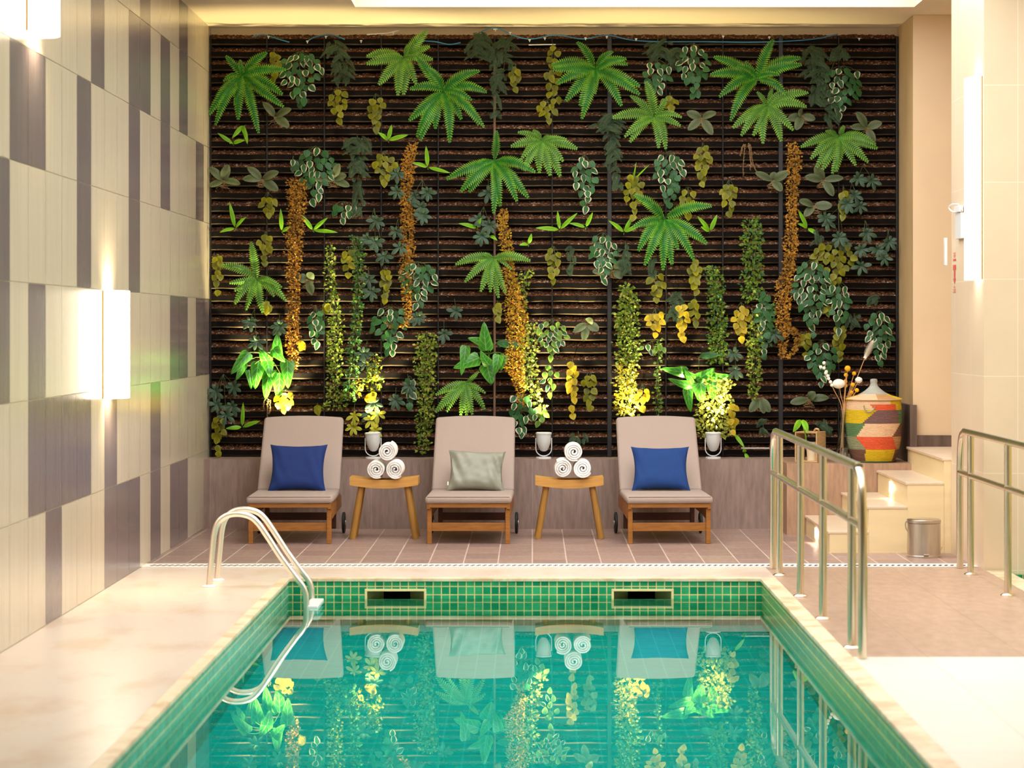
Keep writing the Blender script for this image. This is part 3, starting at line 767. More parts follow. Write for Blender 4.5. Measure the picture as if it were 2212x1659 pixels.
def crate():
    d = 18.62; s = F/d; X0 = at(1712, d)
    r = empty('wooden_crate', (X0+.13, d, BZ), 'small open pale wooden crate on the bench left of the vase', 'crate')
    # local: open face towards the camera, turned
    rz = -.50; r.rotation_euler.z = rz
    w_, h_, dp, t = .175, .222, .17, .011
    for nm, c, sz in (('top_board', (0, 0, h_-t/2), (w_, dp, t)), ('bottom_board', (0, 0, t/2), (w_, dp, t)), ('side_board', (-w_/2+t/2, 0, h_/2), (t, dp, h_-2*t)), ('side_board', (w_/2-t/2, 0, h_/2), (t, dp, h_-2*t))):
        bm = NB(); bx(bm, c, sz, .002); mk(nm, bm, 'crate', r, True)
    bm = NB(); tube(bm, smoothpath([(.04, -.02, h_+.002), (.055, -.03, h_+.02), (.075, -.03, h_+.016), (.07, -.01, h_+.004)], 4), .008, 8); mk('rope_knot', bm, 'crate', r, True, smooth=True)
    p = empty('flower_pot', (X0+.145, d-.02, BZ+t), 'cream pot with two lime green leaves standing inside the wooden crate', 'plant pot')
    bm = NB(); lathe(bm, [(.001, 0), (.040, 0), (.048, .125), (.050, .135), (.046, .135), (.042, .12), (.001, .12)], (0, 0, 0), 24); mk('pot', bm, 'pot', p, True, smooth=True)
    for tip, mid in ((U(1713, 934, 18.5), U(1729, 906, 18.55)), (U(1745, 936, 18.42), U(1734, 906, 18.5))):
        mb = MB(); leaf(mb, mid, tip, .045, Vector((.2, -1, .2)), pf_lance, bend=.012); mb.build('leaf', ['lime'], p)
    bm = NB(); tube(bm, smoothpath([U(1742, 968, 18.6), U(1740, 940, 18.52), U(1731, 908, 18.52)], 4), .005, 8); mk('stem', bm, 'lime', p, smooth=True)

def vase():
    d = 18.62; X = at(1822, d)
    r = empty('glass_vase', (X, d, BZ), 'clear glass vase of dried stems left of the woven basket', 'vase')
    bm = NB(); prof = [(.001, .002), (.055, .002), (.062, .02), (.058, .07), (.040, .16), (.026, .25), (.022, .31), (.030, .375), (.034, .39)]
    ins = [(max(a-.004, .001), b+(.008 if i < 2 else 0)) for i, (a, b) in enumerate(prof)][::-1]
    lathe(bm, prof+ins, (0, 0, 0), 32); mk('glass_body', bm, 'glass', r, True, smooth=True)
    base = U(1820, 985, d)
    def stemthing(name, px, py, label, head, via=None, dd=0):
        tip = U(px, py, d-dd); q = empty(name, tip, label, 'dried flower', 'dried flowers in the glass vase')
        b = base+Vector((random.uniform(-.02, .02), random.uniform(-.02, .02), 0)); neck = U(1822+ (px-1822)*.08, 885, d)
        bm = NB(); tube(bm, smoothpath([b, neck, (neck+tip)/2+Vector((0, 0, .005)), tip], 5), .0028, 7); mk('stem', bm, 'dryst', q, smooth=True); head(q, tip)
    def pampas(q, tip):
        bm = NB(); a = U(1868, 774, d); b = U(1886, 736, d); ax = (b-a)
        for i in range(420):
            t = i/420; rr = .034*math.sin(PI*min(1, t*1.0+.08))**.5; x, y = frame(ax); an = i*2.4
            p = a+ax*t; o = (x*math.cos(an)+y*math.sin(an))*rr+ax.normalized()*.018
            s_ = ax.normalized().cross(o).normalized()*.004
            bm.faces.new([bm.verts.new(v) for v in (p-s_, p+s_, p+o)])
        tube(bm, [a, b], [.012, .006], 8); mk('plume', bm, 'pampas', q)
    def ball(rad, m, offs=((0, 0),), sq=1):
        def h_(q, tip):
            for ox, oz in offs:
                bm = NB(); bmesh.ops.create_icosphere(bm, subdivisions=3, radius=rad)
                for v in bm.verts: v.co *= 1+.07*mnoise.noise(v.co*160); v.co.z *= sq; v.co += tip+Vector((ox, 0, oz))
                mk('flower_head', bm, m, q, smooth=True)
        return h_
    stemthing('pampas_stem', 1868, 774, 'white fluffy pampas plume leaning right above the basket', pampas)
    for px, py, lb in ((1831, 796, 'highest yellow ball flower in the vase'), (1827.5, 810, 'yellow ball flower second highest in the vase'), (1845, 807, 'yellow ball flower at the right of the top pair'),
                       (1826, 824, 'yellow ball flower overlapping the white flower'), (1826.5, 833, 'yellow ball flower just below the white flower edge'), (1842, 831, 'largest yellow ball flower beside the small white ball'), (1851, 843, 'lowest right yellow ball flower by the basket lid'), (1839.5, 848, 'lowest yellow ball flower, touching the basket lid')):
        stemthing('ball_flower', px, py, lb, ball(.0155 if py > 800 else .022, 'billy'), dd=random.uniform(-.03, .05))
    stemthing('dried_flower', 1855, 821, 'small white pompom flower right of the yellow balls', ball(.027, 'pampas', sq=.85))
    stemthing('dried_flower', 1812, 829, 'large cream dried flower head left of the yellow balls', ball(.047, 'pampas', sq=.75))
    def buds(q, tip):
        for i, (px, py) in enumerate(((1780, 784), (1773, 793), (1780, 795), (1784, 806), (1788, 812), (1785, 803), (1790, 818), (1794, 825), (1797, 832))):
            bm = NB(); bmesh.ops.create_icosphere(bm, subdivisions=2, radius=.013); c = U(px, py, d)
            for v in bm.verts: v.co *= 1+.1*mnoise.noise(v.co*120); v.co += c
            mk('bud', bm, 'pampas', q, smooth=True)
    stemthing('bud_stem', 1783, 800, 'leaning dried stem with white round buds, leftmost in the vase', buds)
    # bluish glass pebble vessel
    bm = NB(); c = U(1821, 912, d-.09); lathe(bm, [(.001, -.055), (.022, -.05), (.028, 0), (.024, .05), (.02, .052), (.022, 0), (.016, -.045), (.001, -.048)], (0, 0, 0), 20)
    o = mk('glass_bottle', bm, 'glass', origin=None, smooth=True); o.location = (c.x+.005, d-.12, BZ+.056); tag(o, 'small clear glass cup in front of the glass vase', 'glass')
def bin_():
    d = 16.67; X = at(1995.5, d)
    r = empty('pedal_bin', (X, d, 0), 'round brushed steel waste bin standing against the stair side', 'bin')
    R = .109
    bm = NB(); lathe(bm, [(.001, .004), (R-.002, .004), (R, .006), (R, .222), (R-.003, .224), (.001, .224)], (0, 0, 0), 48); mk('bin_body', bm, 'ssteel', r, True, smooth=True)
    bm = NB(); lathe(bm, [(R-.004, .0), (R+.004, .0), (R+.004, .012), (R-.001, .016), (R-.004, .01)], (0, 0, 0), 48); mk('base_ring', bm, 'ssteel', r, True, smooth=True)
    bm = NB(); lathe(bm, [(.001, .225), (R+.003, .225), (R+.003, .243), (R-.004, .249), (R-.03, .252), (.001, .253)], (0, 0, 0), 48); mk('lid', bm, 'ssteel', r, True, smooth=True)
    bm = NB(); bx(bm, (-.0, -R-.006, .024), (.035, .02, .006), .002); mk('pedal', bm, 'ssteel', r, True)
    bm = NB(); tube(bm, smoothpath([(-R, -.01, .24), (-R-.012, -.01, .22), (-R-.01, -.01, .19), (-R+.001, -.01, .17)], 4), .004, 8); mk('handle', bm, 'ssteel', r, True, smooth=True)
    bm = NB(); c = U(2042, 1196, 16.7); bx(bm, (0, 0, 0), (.01, .01, .01)); bm.free()
    bm = NB(); tube(bm, smoothpath([(2.64, 16.82, .005), (2.68, 16.80, .006), (2.70, 16.84, .03), (2.715, 16.88, .045)], 5), .003, 6)
    o = mk('power_cord', bm, 'dryst', smooth=True); tag(o, 'thin short cable on the floor right of the steel bin', 'cable')

# ------------------------------------------------------------------ leaf meshes
class MB:
    def __init__(s): s.v = []; s.f = []; s.uv = []; s.mi = []
    def quad(s, pts, uvs, mi=0):
        b = len(s.v); s.v += [tuple(p) for p in pts]; s.f.append(tuple(range(b, b+len(pts)))); s.uv += uvs; s.mi.append(mi)
    def build(s, name, mats, parent=None, smooth=True, origin=None):
        me = bpy.data.meshes.new(name); me.from_pydata(s.v, [], s.f)
        uv = me.uv_layers.new(name='UVMap'); flat = [c for p in s.uv for c in p]; uv.data.foreach_set('uv', flat)
        for m in mats: me.materials.append(M[m])
        me.polygons.foreach_set('material_index', s.mi)
        if smooth: me.polygons.foreach_set('use_smooth', [True]*len(s.f))
        me.update()
        return link(name, me, parent, False, origin)
def pf_lance(t): return (math.sin(PI*t**.75))**.8
def pf_heart(t): return math.sin(PI/2*t/.32)**.55 if t < .32 else math.cos(PI/2*(t-.32)/.68)**.85
def pf_oval(t): return math.sin(PI*min(1, t*.96+.03))**.55
def pf_obov(t): return math.sin(PI*t**1.5*.985)**.6 if t > 0 else 0
def pf_arrow(t): return (1-t)**.62*(1.0 if t > .1 else .62+3.8*t)
def leaf(mb, base, tip, wid, nrm, prof, bend=.0, fold=.12, nseg=6, mi=0, wav=0, roll=0):
    ax = tip-base; L = ax.length
    if L < 1e-5: return
    a = ax/L; side = a.cross(nrm)
    if side.length < 1e-4: side = a.cross(Vector((0, -1, .3)))
    side.normalize(); n = side.cross(a).normalized()
    if n.dot(nrm) < 0: n = -n
    cols = (-1, -.5, 0, .5, 1); idx = []
    b0 = len(mb.v)
    for i in range(nseg+1):
        t = i/nseg; w_ = wid*.5*prof(t); c = base+ax*t+n*(bend*math.sin(PI*t)*1.0)
        for u in cols:
            p = c+side*(u*w_)-n*(fold*abs(u)*w_)+n*(wav*math.sin(t*9+u*2)*abs(u))
            mb.v.append(tuple(p))
    for i in range(nseg):
        for k in range(4):
            q = (b0+i*5+k, b0+i*5+k+1, b0+(i+1)*5+k+1, b0+(i+1)*5+k)
            mb.f.append(q); mb.mi.append(mi)
            t0, t1 = i/nseg, (i+1)/nseg; u0, u1 = (cols[k]+1)/2, (cols[k+1]+1)/2
            mb.uv += [(u0, t0), (u1, t0), (u1, t1), (u0, t1)]
def tubemb(mb, pts, r, seg=5, mi=0):
    x0 = None; rings = []
    for i, p in enumerate(pts):
        d = pts[min(i+1, len(pts)-1)]-pts[max(i-1, 0)]
        if x0 is None: x, y = frame(d)
        else:
            dn = d.normalized(); x = (x0-dn*x0.dot(dn)); x = x.normalized() if x.length > 1e-6 else frame(d)[0]; y = dn.cross(x)
        x0 = x; rr = r*(1-.5*i/len(pts)); b = len(mb.v)
        for k in range(seg): mb.v.append(tuple(p+(x*math.cos(2*PI*k/seg)+y*math.sin(2*PI*k/seg))*rr))
        rings.append(b)
    for a, b in zip(rings, rings[1:]):
        for k in range(seg):
            mb.f.append((a+k, a+(k+1) % seg, b+(k+1) % seg, b+k)); mb.mi.append(mi); mb.uv += [(.5, .5)]*4
def frond(mb, base, tip, wid, rnd, arc=.25, n=None, sharp=.0, tw=0):
    ax = tip-base; L = ax.length; n = n or max(10, int(L/.0165))
    a = ax.normalized(); out = Vector((tw+rnd.uniform(-.25, .25), -1, rnd.uniform(-.1, .35))).normalized()
    out = (out-a*out.dot(a)).normalized(); side = a.cross(out).normalized()
    curl = rnd.uniform(-.05, .05)*L
    def pos(t): return base+ax*t+out*(arc*L*math.sin(PI*t*.92)*.6)+side*(curl*math.sin(PI*t))+Vector((0, 0, .06*L*math.sin(PI*t)))
    prof = lambda t: (math.sin(PI*min(1, (t*.95+.05))**.72)**.62)*(1 if t > .12 else .55+3.7*t)
    for sgn in (-1, 1):
        for i in range(n):
            t = .04+.95*i/n; c = pos(t); c2 = pos(t+.74/n); ww = wid*.5*prof(t)*rnd.uniform(.93, 1.05); dr = (pos(min(1, t+.05))-c).normalized()
            e = side*sgn*ww+dr*(ww*.38)-out*(ww*.22)
            m1 = c+e*.6; m2 = c2+e*.6-dr*.0005
            k = .5+sgn*.5
            u5 = .5+sgn*.28
            mb.quad([c, c2, m2, m1], [(.5, t), (.5, t), (u5, t), (u5, t)])
            mb.quad([m1, m2, c2*.6+c*.4+e], [(u5, t), (u5, t), (k, t)])
    tubemb(mb, [pos(i/8) for i in range(9)], .0022, 4)
GD = 19.26     # depth of the planting

# ------------------------------------------------------------------ planting wall: twelve columns of trays
seams = [452, 576, 700, 823, 946, 1068, 1192, 1316, 1438, 1561, 1686, 1811, 1936]
ordw = ['leftmost', 'second', 'third', 'fourth', 'fifth', 'sixth', 'seventh', 'eighth', 'ninth', 'tenth', 'eleventh', 'rightmost']
pitch = .0975; NR = 33
S19 = F/19.32
def traymesh(wd):
    bm = NB(); x0, x1 = -wd/2, wd/2
    pr = [(19.462, .008), (19.334, .002), (19.320, .0105), (19.317, .048), (19.322, .049), (19.326, .018), (19.34, .008), (19.462, .014)]
    a = [bm.verts.new((x0, y-19.4, z)) for y, z in pr]
    mid = [[bm.verts.new((x0+(x1-x0)*k/6, y-19.4+.0035*math.sin(k*1.9+j*.2), z+.0015*math.sin(k*1.3))) for j, (y, z) in enumerate(pr)] for k in range(1, 6)]
    b = [bm.verts.new((x1, y-19.4, z)) for y, z in pr]
    rows = [a]+mid+[b]
    for p, q in zip(rows, rows[1:]):
        for i in range(len(pr)):
            f = bm.faces.new((p[i], p[(i+1) % len(pr)], q[(i+1) % len(pr)], q[i])); f.material_index = 1 if i == 1 else 0
    bm.faces.new(a); bm.faces.new(b[::-1])
    me = bpy.data.meshes.new('tray'); bmesh.ops.recalc_face_normals(bm, faces=bm.faces); bm.to_mesh(me); bm.free(); me.materials.append(M['tray']); me.materials.append(M['lit_tray_edge']); return me
for ci in range(12):
    xa = (seams[ci]-CX)/S19+.004; xb = (seams[ci+1]-CX)/S19-.004; xm = (xa+xb)/2; wd = xb-xa
    if xb > 2.772: xb = 2.772
    r = empty('planter_column', (xm, 19.4, BZ), ordw[ci]+' of the twelve black tray columns of the planted wall', 'planter', 'tray columns of the planted wall')
    me = traymesh(wd)
    for k in range(NR):
        o = bpy.data.objects.new('tray', me); COL.objects.link(o); o.parent = r; o.location = (0, 0, .004+k*pitch-.012+.012)
    mb = MB(); rnd = random.Random(ci)
    for k in range(NR):
        zb = BZ+.004+k*pitch; nx, ny = 34, 5
        g = [[None]*(ny+1) for _ in range(nx+1)]
        b0 = len(mb.v)
        for i in range(nx+1):
            for j in range(ny+1):
                y = 19.322+(.075)*j/ny; z = zb+.043+.044*j/ny
                hump = .006*mnoise.noise(Vector((xa+wd*i/nx, k, ci))*3)
                mb.v.append((xa+wd*i/nx+rnd.uniform(-.003, .003), y+rnd.uniform(-.005, .005), z+rnd.uniform(-.0045, .0045)+hump))
        for i in range(nx):
            for j in range(ny):
                a = b0+i*(ny+1)+j
                mb.f.append((a, a+ny+1, a+ny+2, a+1)); mb.mi.append(0); mb.uv += [(0, 0)]*4
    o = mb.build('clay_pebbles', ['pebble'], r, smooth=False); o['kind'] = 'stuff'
    big = ci in (7, 10)
    bm = NB(); xx = xa-.004; wdt = .034 if big else .010
    bx(bm, (xx+(0.002 if ci else .01), 19.335, (BZ+3.72)/2), (wdt, .05, 3.72-BZ-.004), .004); mk('upright', bm, 'post' if big else 'post_thin', r)
bm = NB(); bx(bm, (2.764, 19.33, 2.12), (.012, .06, 3.18), .002); o = mk('edge_strip', bm, 'post'); tag(o, 'narrow black edge strip at the right end of the planted wall', 'edging')

# ------------------------------------------------------------------ plants
PL = []    # (object, px, py, description, category)
def reg(o, px, py, desc, cat, grp): PL.append((o, px, py, desc, cat, grp))
def fern(c, cx, cy, tips, label, m='fern', wd=25, seed=1):
    rnd = random.Random(seed); px, py = P(c, cx, cy); ctr = U(px, py, GD-.02)
    r = empty('fern', ctr, label, 'fern', 'ferns on the planted wall')
    tl = []
    for t in tips:
        cc, x, y = (t[2], t[0], t[1]) if len(t) > 2 else (c, t[0], t[1]); tl.append(P(cc, x, y))
    for i, (tx, ty) in enumerate(tl):
        L = math.hypot(tx-px, ty-py); low = ty > py
        dt = GD-.05-.0006*L-rnd.uniform(0, .05); tip = U(tx, ty, dt)
        b = ctr+Vector((rnd.uniform(-.01, .01), -.01-.01*rnd.random(), rnd.uniform(-.01, .01)))
        mb = MB(); ww = wd/285*min(1.12, max(.55, L/78))*rnd.uniform(.92, 1.08)
        frond(mb, b, tip, ww, rnd, arc=rnd.uniform(.16, .3)); mb.build('frond', [m], r)
    bm = NB(); bmesh.ops.create_icosphere(bm, subdivisions=2, radius=.02)
    for v in bm.verts: v.co *= 1+.3*mnoise.noise(v.co*60); v.co += ctr+Vector((0, .02, 0))
    mk('crown', bm, 'stem', r, smooth=True)
fern(1, 320, 440, [(180, 270), (160, 490), (40, 775), (95, 865), (262, 690), (290, 815), (460, 930), (680, 705), (695, 390), (530, 240), (665, 600), (300, 300), (400, 560)], 'dark green fern at the top left corner of the planted wall', 'fern', 26, 1)
fern(2, 360, 290, [(555, 55), (580, 195), (605, 305), (40, 280), (38, 340), (140, 520), (355, 605), (465, 520), (310, 615), (420, 160)], 'pale fern whose highest frond overlaps the plaster beam', 'fern_pale', 27, 2)
fern(2, 685, 570, [(455, 270), (545, 370), (995, 395), (1055, 580), (400, 550), (395, 820), (465, 965), (490, 990), (735, 1010), (840, 810), (1030, 880), (985, 865), (620, 890), (930, 650), (560, 870)], 'large bright green fern below right of the pale beam-touching fern', 'fern', 25, 3)
fern(3, 565, 385, [(405, 155), (715, 235), (840, 350), (830, 300), (940, 605), (945, 530), (190, 350), (200, 390), (235, 510), (310, 655), (445, 810), (560, 600), (430, 700), (785, 700)], 'broad green fern in the top row right of centre', 'fern', 27, 4)
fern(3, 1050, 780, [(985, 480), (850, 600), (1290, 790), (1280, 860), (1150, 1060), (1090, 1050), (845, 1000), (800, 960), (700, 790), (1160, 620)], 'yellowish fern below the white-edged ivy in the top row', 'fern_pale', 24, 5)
fern(4, 440, 460, [(585, 130), (815, 290), (825, 345), (45, 430), (75, 280), (120, 625), (220, 830), (270, 350), (345, 315), (610, 500), (640, 430), (690, 600)], 'bright green fern in the top row near the right, upper one of two', 'fern', 26, 6)
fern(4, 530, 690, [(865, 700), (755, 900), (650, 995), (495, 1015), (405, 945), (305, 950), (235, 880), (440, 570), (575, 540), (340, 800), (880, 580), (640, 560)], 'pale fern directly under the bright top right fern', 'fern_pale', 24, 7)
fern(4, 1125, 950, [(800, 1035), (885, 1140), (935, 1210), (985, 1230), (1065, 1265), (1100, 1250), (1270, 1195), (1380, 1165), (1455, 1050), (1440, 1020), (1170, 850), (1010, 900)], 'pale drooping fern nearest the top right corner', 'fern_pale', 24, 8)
fern(2, 1115, 1150, [(1125, 890), (705, 1310), (870, 1290), (825, 1415), (895, 1415), (1100, 1600), (1165, 1540), (1300, 1500), (1400, 1465), (1290, 1360), (1460, 1250), (1100, 1235), (1230, 1230)], 'large green fern on the brown pipe above the middle lounger', 'fern', 26, 9)
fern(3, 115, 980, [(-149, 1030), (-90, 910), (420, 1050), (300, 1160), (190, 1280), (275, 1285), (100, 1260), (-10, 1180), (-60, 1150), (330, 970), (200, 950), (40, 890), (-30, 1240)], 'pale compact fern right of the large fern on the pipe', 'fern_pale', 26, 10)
fern(7, 905, 40, [(880, 1425, 3), (1540, 1525, 3), (690, 100), (730, 260), (775, 360), (900, 390), (960, 350), (1105, 325), (1195, 210), (1000, 250), (850, 230), (1090, 1640, 3)], 'bright star shaped fern above the right lounger', 'fern', 25, 11)
fern(5, 350, 440, [(315, 185), (110, 350), (165, 465), (205, 610), (280, 650), (395, 670), (550, 590), (525, 500), (200, 520), (470, 560), (300, 590)], 'pale fern left of the leftmost orange garland', 'fern_pale', 23, 12)
fern(6, 880, 300, [(620, 345), (690, 320), (685, 465), (790, 530), (860, 535), (915, 570), (965, 540), (1130, 320), (800, 270), (1000, 380), (740, 400)], 'pale fern half behind the third orange garland', 'fern_pale', 22, 13)
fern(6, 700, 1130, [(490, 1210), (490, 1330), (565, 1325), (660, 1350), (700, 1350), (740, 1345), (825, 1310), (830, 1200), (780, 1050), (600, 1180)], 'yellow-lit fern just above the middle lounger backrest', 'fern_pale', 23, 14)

def region_pts(x0, y0, x1, y1, n, rnd, shape='tri', gap=.75):
    out = []; area_ = (x1-x0)*(y1-y0); g = gap*math.sqrt(area_/n)
    for _ in range(n*25):
        if len(out) >= n: break
        v = rnd.random(); u = rnd.uniform(-1, 1)
        hw = {'tri': .35+.65*math.sin(PI*min(1, v*1.25+.12)) if v < .7 else max(.12, 1.05-v*.95), 'full': 1, 'cone': max(.15, 1-v*.8)}[shape]
        if abs(u) > hw: continue
        p = ((x0+x1)/2+u*(x1-x0)/2, y0+(y1-y0)*v)
        if all((p[0]-q[0])**2+((p[1]-q[1]))**2 > g*g for q in out): out.append(p)
    return out
def sprig(c, x0, y0, x1, y1, kind, seed, n=None, depth=0, shape='tri', desc=None):
    (ax, ay), (bx_, by) = P(c, x0, y0), P(c, x1, y1); rnd = random.Random(seed*13+5)
    cfg = {'ivy': (['ivy', 'ivy_v'], 18.5, 14.5, pf_heart, 'white-edged ivy sprig', 'ivy', 'ivy_sprig'),
           'ivyd': (['scheff', 'ivy_v'], 16, 12, pf_heart, 'dusky ivy sprig', 'ivy', 'ivy_sprig'),
           'yel': (['yellow', 'gold_d'], 17.5, 15, pf_heart, 'yellow-green round-leaved sprig', 'leaf sprig', 'yellow_leaf_sprig'),
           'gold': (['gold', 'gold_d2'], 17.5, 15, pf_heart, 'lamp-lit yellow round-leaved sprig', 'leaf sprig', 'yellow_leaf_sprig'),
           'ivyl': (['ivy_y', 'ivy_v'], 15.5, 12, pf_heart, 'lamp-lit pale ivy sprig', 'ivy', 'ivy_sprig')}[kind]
    w_, h_ = bx_-ax, by-ay; n = n or max(5, int(w_*h_/(cfg[1]*cfg[1]*.62)*(.64 if kind in ('yel', 'gold') else .72)))
    top = U((ax+bx_)/2, ay-6, GD-.01-depth)
    r = empty(cfg[6], top, None, cfg[5]); reg(r, (ax+bx_)/2, (ay+by)/2, desc or cfg[4], cfg[5], None)
    pts = region_pts(ax+7, ay+5, bx_-7, by-9, n, rnd, shape)
    pts.sort(key=lambda p: -p[1])
    mb = MB(); sm = MB()
    spine = smoothpath([top, U((ax+bx_)/2+rnd.uniform(-4, 4), ay+h_*.35, GD-.04-depth), U((ax+bx_)/2+rnd.uniform(-6, 6), ay+h_*.7, GD-.05-depth), U((ax+bx_)/2+rnd.uniform(-4, 4), by-12, GD-.04-depth)], 5)
    tubemb(sm, spine, .0022)
    for (x, y) in pts:
        sx = (x-(ax+bx_)/2)/(w_/2+1)
        ang = sx*.9+rnd.uniform(-.5, .5)
        L = cfg[1]/285*rnd.uniform(.8, 1.15); dd = GD-.05-depth-rnd.uniform(0, .05)
        b = U(x, y, dd); dir_ = Vector((math.sin(ang), rnd.uniform(-.35, .2), -math.cos(ang))).normalized()
        b = b-dir_*L*.45
        nr = Vector((sx*.5+rnd.uniform(-.35, .35), -1, rnd.uniform(-.1, .6)))
        mi = 1 if rnd.random() < (.42 if kind in ('ivy',) else .3) else 0
        leaf(mb, b, b+dir_*L, cfg[2]/285*rnd.uniform(.85, 1.15), nr, cfg[3], bend=.004*rnd.uniform(-1, 1.5), fold=.1, mi=mi, nseg=7)
        k = min(len(spine)-1, max(0, int((y-ay)/h_*len(spine))-3)); s0 = spine[k]
        tubemb(sm, [s0, (s0+b)/2+Vector((0, -.01, .008)), b], .0014, 4)
    tubemb(sm, [top, top+Vector((0, .11, -.01))], .003)
    mb.build('leaves', cfg[0], r); sm.build('stem', ['stem'], r)
V = [(1, 590, 260, 1015, 740), (1, 730, 1050, 1125, 1540), (1, 1040, 1510, 1300, 1690), (3, 940, 330, 1230, 640), (3, 1230, 190, 1543, 680), (4, 940, 380, 1360, 810),
     (3, 350, 1120, 600, 1600), (3, 1030, 1090, 1335, 1560), (7, 395, 150, 610, 500), (6, 240, 340, 520, 670), (6, 40, 640, 345, 970), (5, 670, 640, 820, 920),
     (8, 580, 330, 860, 860), (8, 800, 480, 1000, 820), (8, 664, 860, 912, 1170), (8, 1055, 670, 1285, 1030), (8, 330, 520, 470, 990), (6, 960, 1210, 1160, 1530), (6, 260, 1100, 380, 1320)]
for i, v in enumerate(V): sprig(*v, 'ivy', 100+i, depth=.03 if v[0] in (3, 8) else 0)
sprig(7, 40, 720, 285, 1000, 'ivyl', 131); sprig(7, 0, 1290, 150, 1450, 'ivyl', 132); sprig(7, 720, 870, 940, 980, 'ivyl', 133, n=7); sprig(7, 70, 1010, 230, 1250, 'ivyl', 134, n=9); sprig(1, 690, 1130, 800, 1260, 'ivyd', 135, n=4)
Y = [(1, 510, 230, 660, 550), (1, 1015, 550, 1225, 870), (2, 25, 610, 215, 955), (2, 80, 1090, 320, 1390), (2, 1220, 360, 1355, 600), (3, 130, 190, 290, 700), (3, 70, 650, 265, 870), (3, 1100, 600, 1270, 760),
     (3, 1370, 1020, 1543, 1380), (3, 780, 1270, 985, 1659), (3, 1245, 1390, 1430, 1659), (4, 120, 1330, 300, 1655), (1, 440, 1430, 630, 1659), (5, 340, 140, 480, 365), (5, 40, 290, 140, 575), (5, 895, 240, 1020, 455),
     (6, 110, 370, 210, 650), (7, 110, 240, 235, 505), (7, 340, 1070, 480, 1345), (7, 770, 400, 930, 610), (7, 1055, 580, 1170, 780), (7, 1055, 310, 1170, 580),
     (8, 700, 210, 1035, 500), (8, 835, 740, 965, 1000), (8, 630, 800, 730, 980), (5, 35, 1340, 160, 1630), (5, 730, 1280, 780, 1350), (4, 1095, 1370, 1230, 1659), (6, 865, 600, 945, 760), (5, 770, 600, 850, 680), (5, 370, 580, 465, 690), (8, 780, 620, 860, 700)]
for i, v in enumerate(Y): sprig(*v, 'yel', 200+i, depth=.0, shape='tri' if v[4]-v[2] < 400 else 'full')
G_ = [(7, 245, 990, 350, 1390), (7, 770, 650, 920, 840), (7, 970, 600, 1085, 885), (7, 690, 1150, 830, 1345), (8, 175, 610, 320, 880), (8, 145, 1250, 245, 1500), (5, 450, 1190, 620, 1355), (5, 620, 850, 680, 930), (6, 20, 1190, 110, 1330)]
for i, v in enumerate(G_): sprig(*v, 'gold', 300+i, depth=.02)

def rosette(kind, c, cx, cy, tips, wd, seed, m, prof, desc, cat, name, root=False, dpt=.05, fold=.15):
    px, py = P(c, cx, cy); rnd = random.Random(seed); ctr = U(px, py, GD-.03)
    r = empty(name, ctr, None, cat); reg(r, px, py, desc, cat, None)
    for i, t in enumerate(tips):
        tx, ty = P(t[2] if len(t) > 2 else c, t[0], t[1]); tip = U(tx, ty, GD-.03-dpt*rnd.uniform(.3, 1.2))
        ww = (t[3] if len(t) > 3 else wd)/285
        mb = MB(); leaf(mb, ctr+(tip-ctr)*.04, tip, ww*rnd.uniform(.9, 1.1), Vector((rnd.uniform(-.3, .3), -1, rnd.uniform(0, .6))), prof, bend=.02*rnd.uniform(.3, 1), fold=fold, nseg=10)
        mb.build('leaf', [m], r)
    sm = MB(); tubemb(sm, [ctr, ctr+Vector((0, .14, -.02))], .005); sm.build('stem', ['stem'], r)
    if root:
        mb = MB()
        for k in range(9):
            p = [ctr+Vector((rnd.uniform(-.012, .012)*(q+1), -.01, -.016*q)) for q in range(5)]; tubemb(mb, smoothpath(p, 3), .0016, 4)
        mb.build('roots', ['root'], r)
OR = [(1, 160, 1310, [(45, 1200), (205, 1180), (305, 1340), (45, 1360)]), (1, 485, 1300, [(365, 1200), (625, 1240), (620, 1395), (325, 1300)]), (1, 1080, 1300, [(1130, 1170), (1215, 1360), (935, 1300), (1190, 1270)]),
      (1, 595, 780, [(495, 660), (730, 715), (710, 865)]), (3, 1450, 790, [(1325, 740), (1570, 745), (1540, 930), (1335, 890)]), (4, 1360, 870, [(1275, 740), (1485, 830), (1425, 1000), (1225, 870)]), (4, 820, 770, [(700, 800), (930, 800), (770, 890), (790, 730)]),
      (4, 575, 1310, [(430, 1245), (705, 1240), (650, 1400), (590, 1240)]), (4, 1000, 1305, [(845, 1280), (1165, 1290), (1080, 1440), (930, 1190)]), (4, 920, 1520, [(795, 1480), (1070, 1520), (840, 1610)]), (5, 690, 440, [(620, 430), (720, 540), (725, 400)]),
      (7, 570, 380, [(630, 320), (625, 435), (430, 390)]), (7, 395, 730, [(305, 790), (370, 850), (470, 780), (425, 700)]), (8, 375, 1225, [(305, 1320), (440, 1320), (400, 1330)]), (8, 695, 1235, [(575, 1260), (830, 1225), (740, 1190)])]
for i, (c, x, y, t) in enumerate(OR): rosette('o', c, x, y, t, 19, 400+i, 'orchid', pf_oval, 'grey-green oval-leaved orchid plant', 'orchid', 'orchid_plant', True)
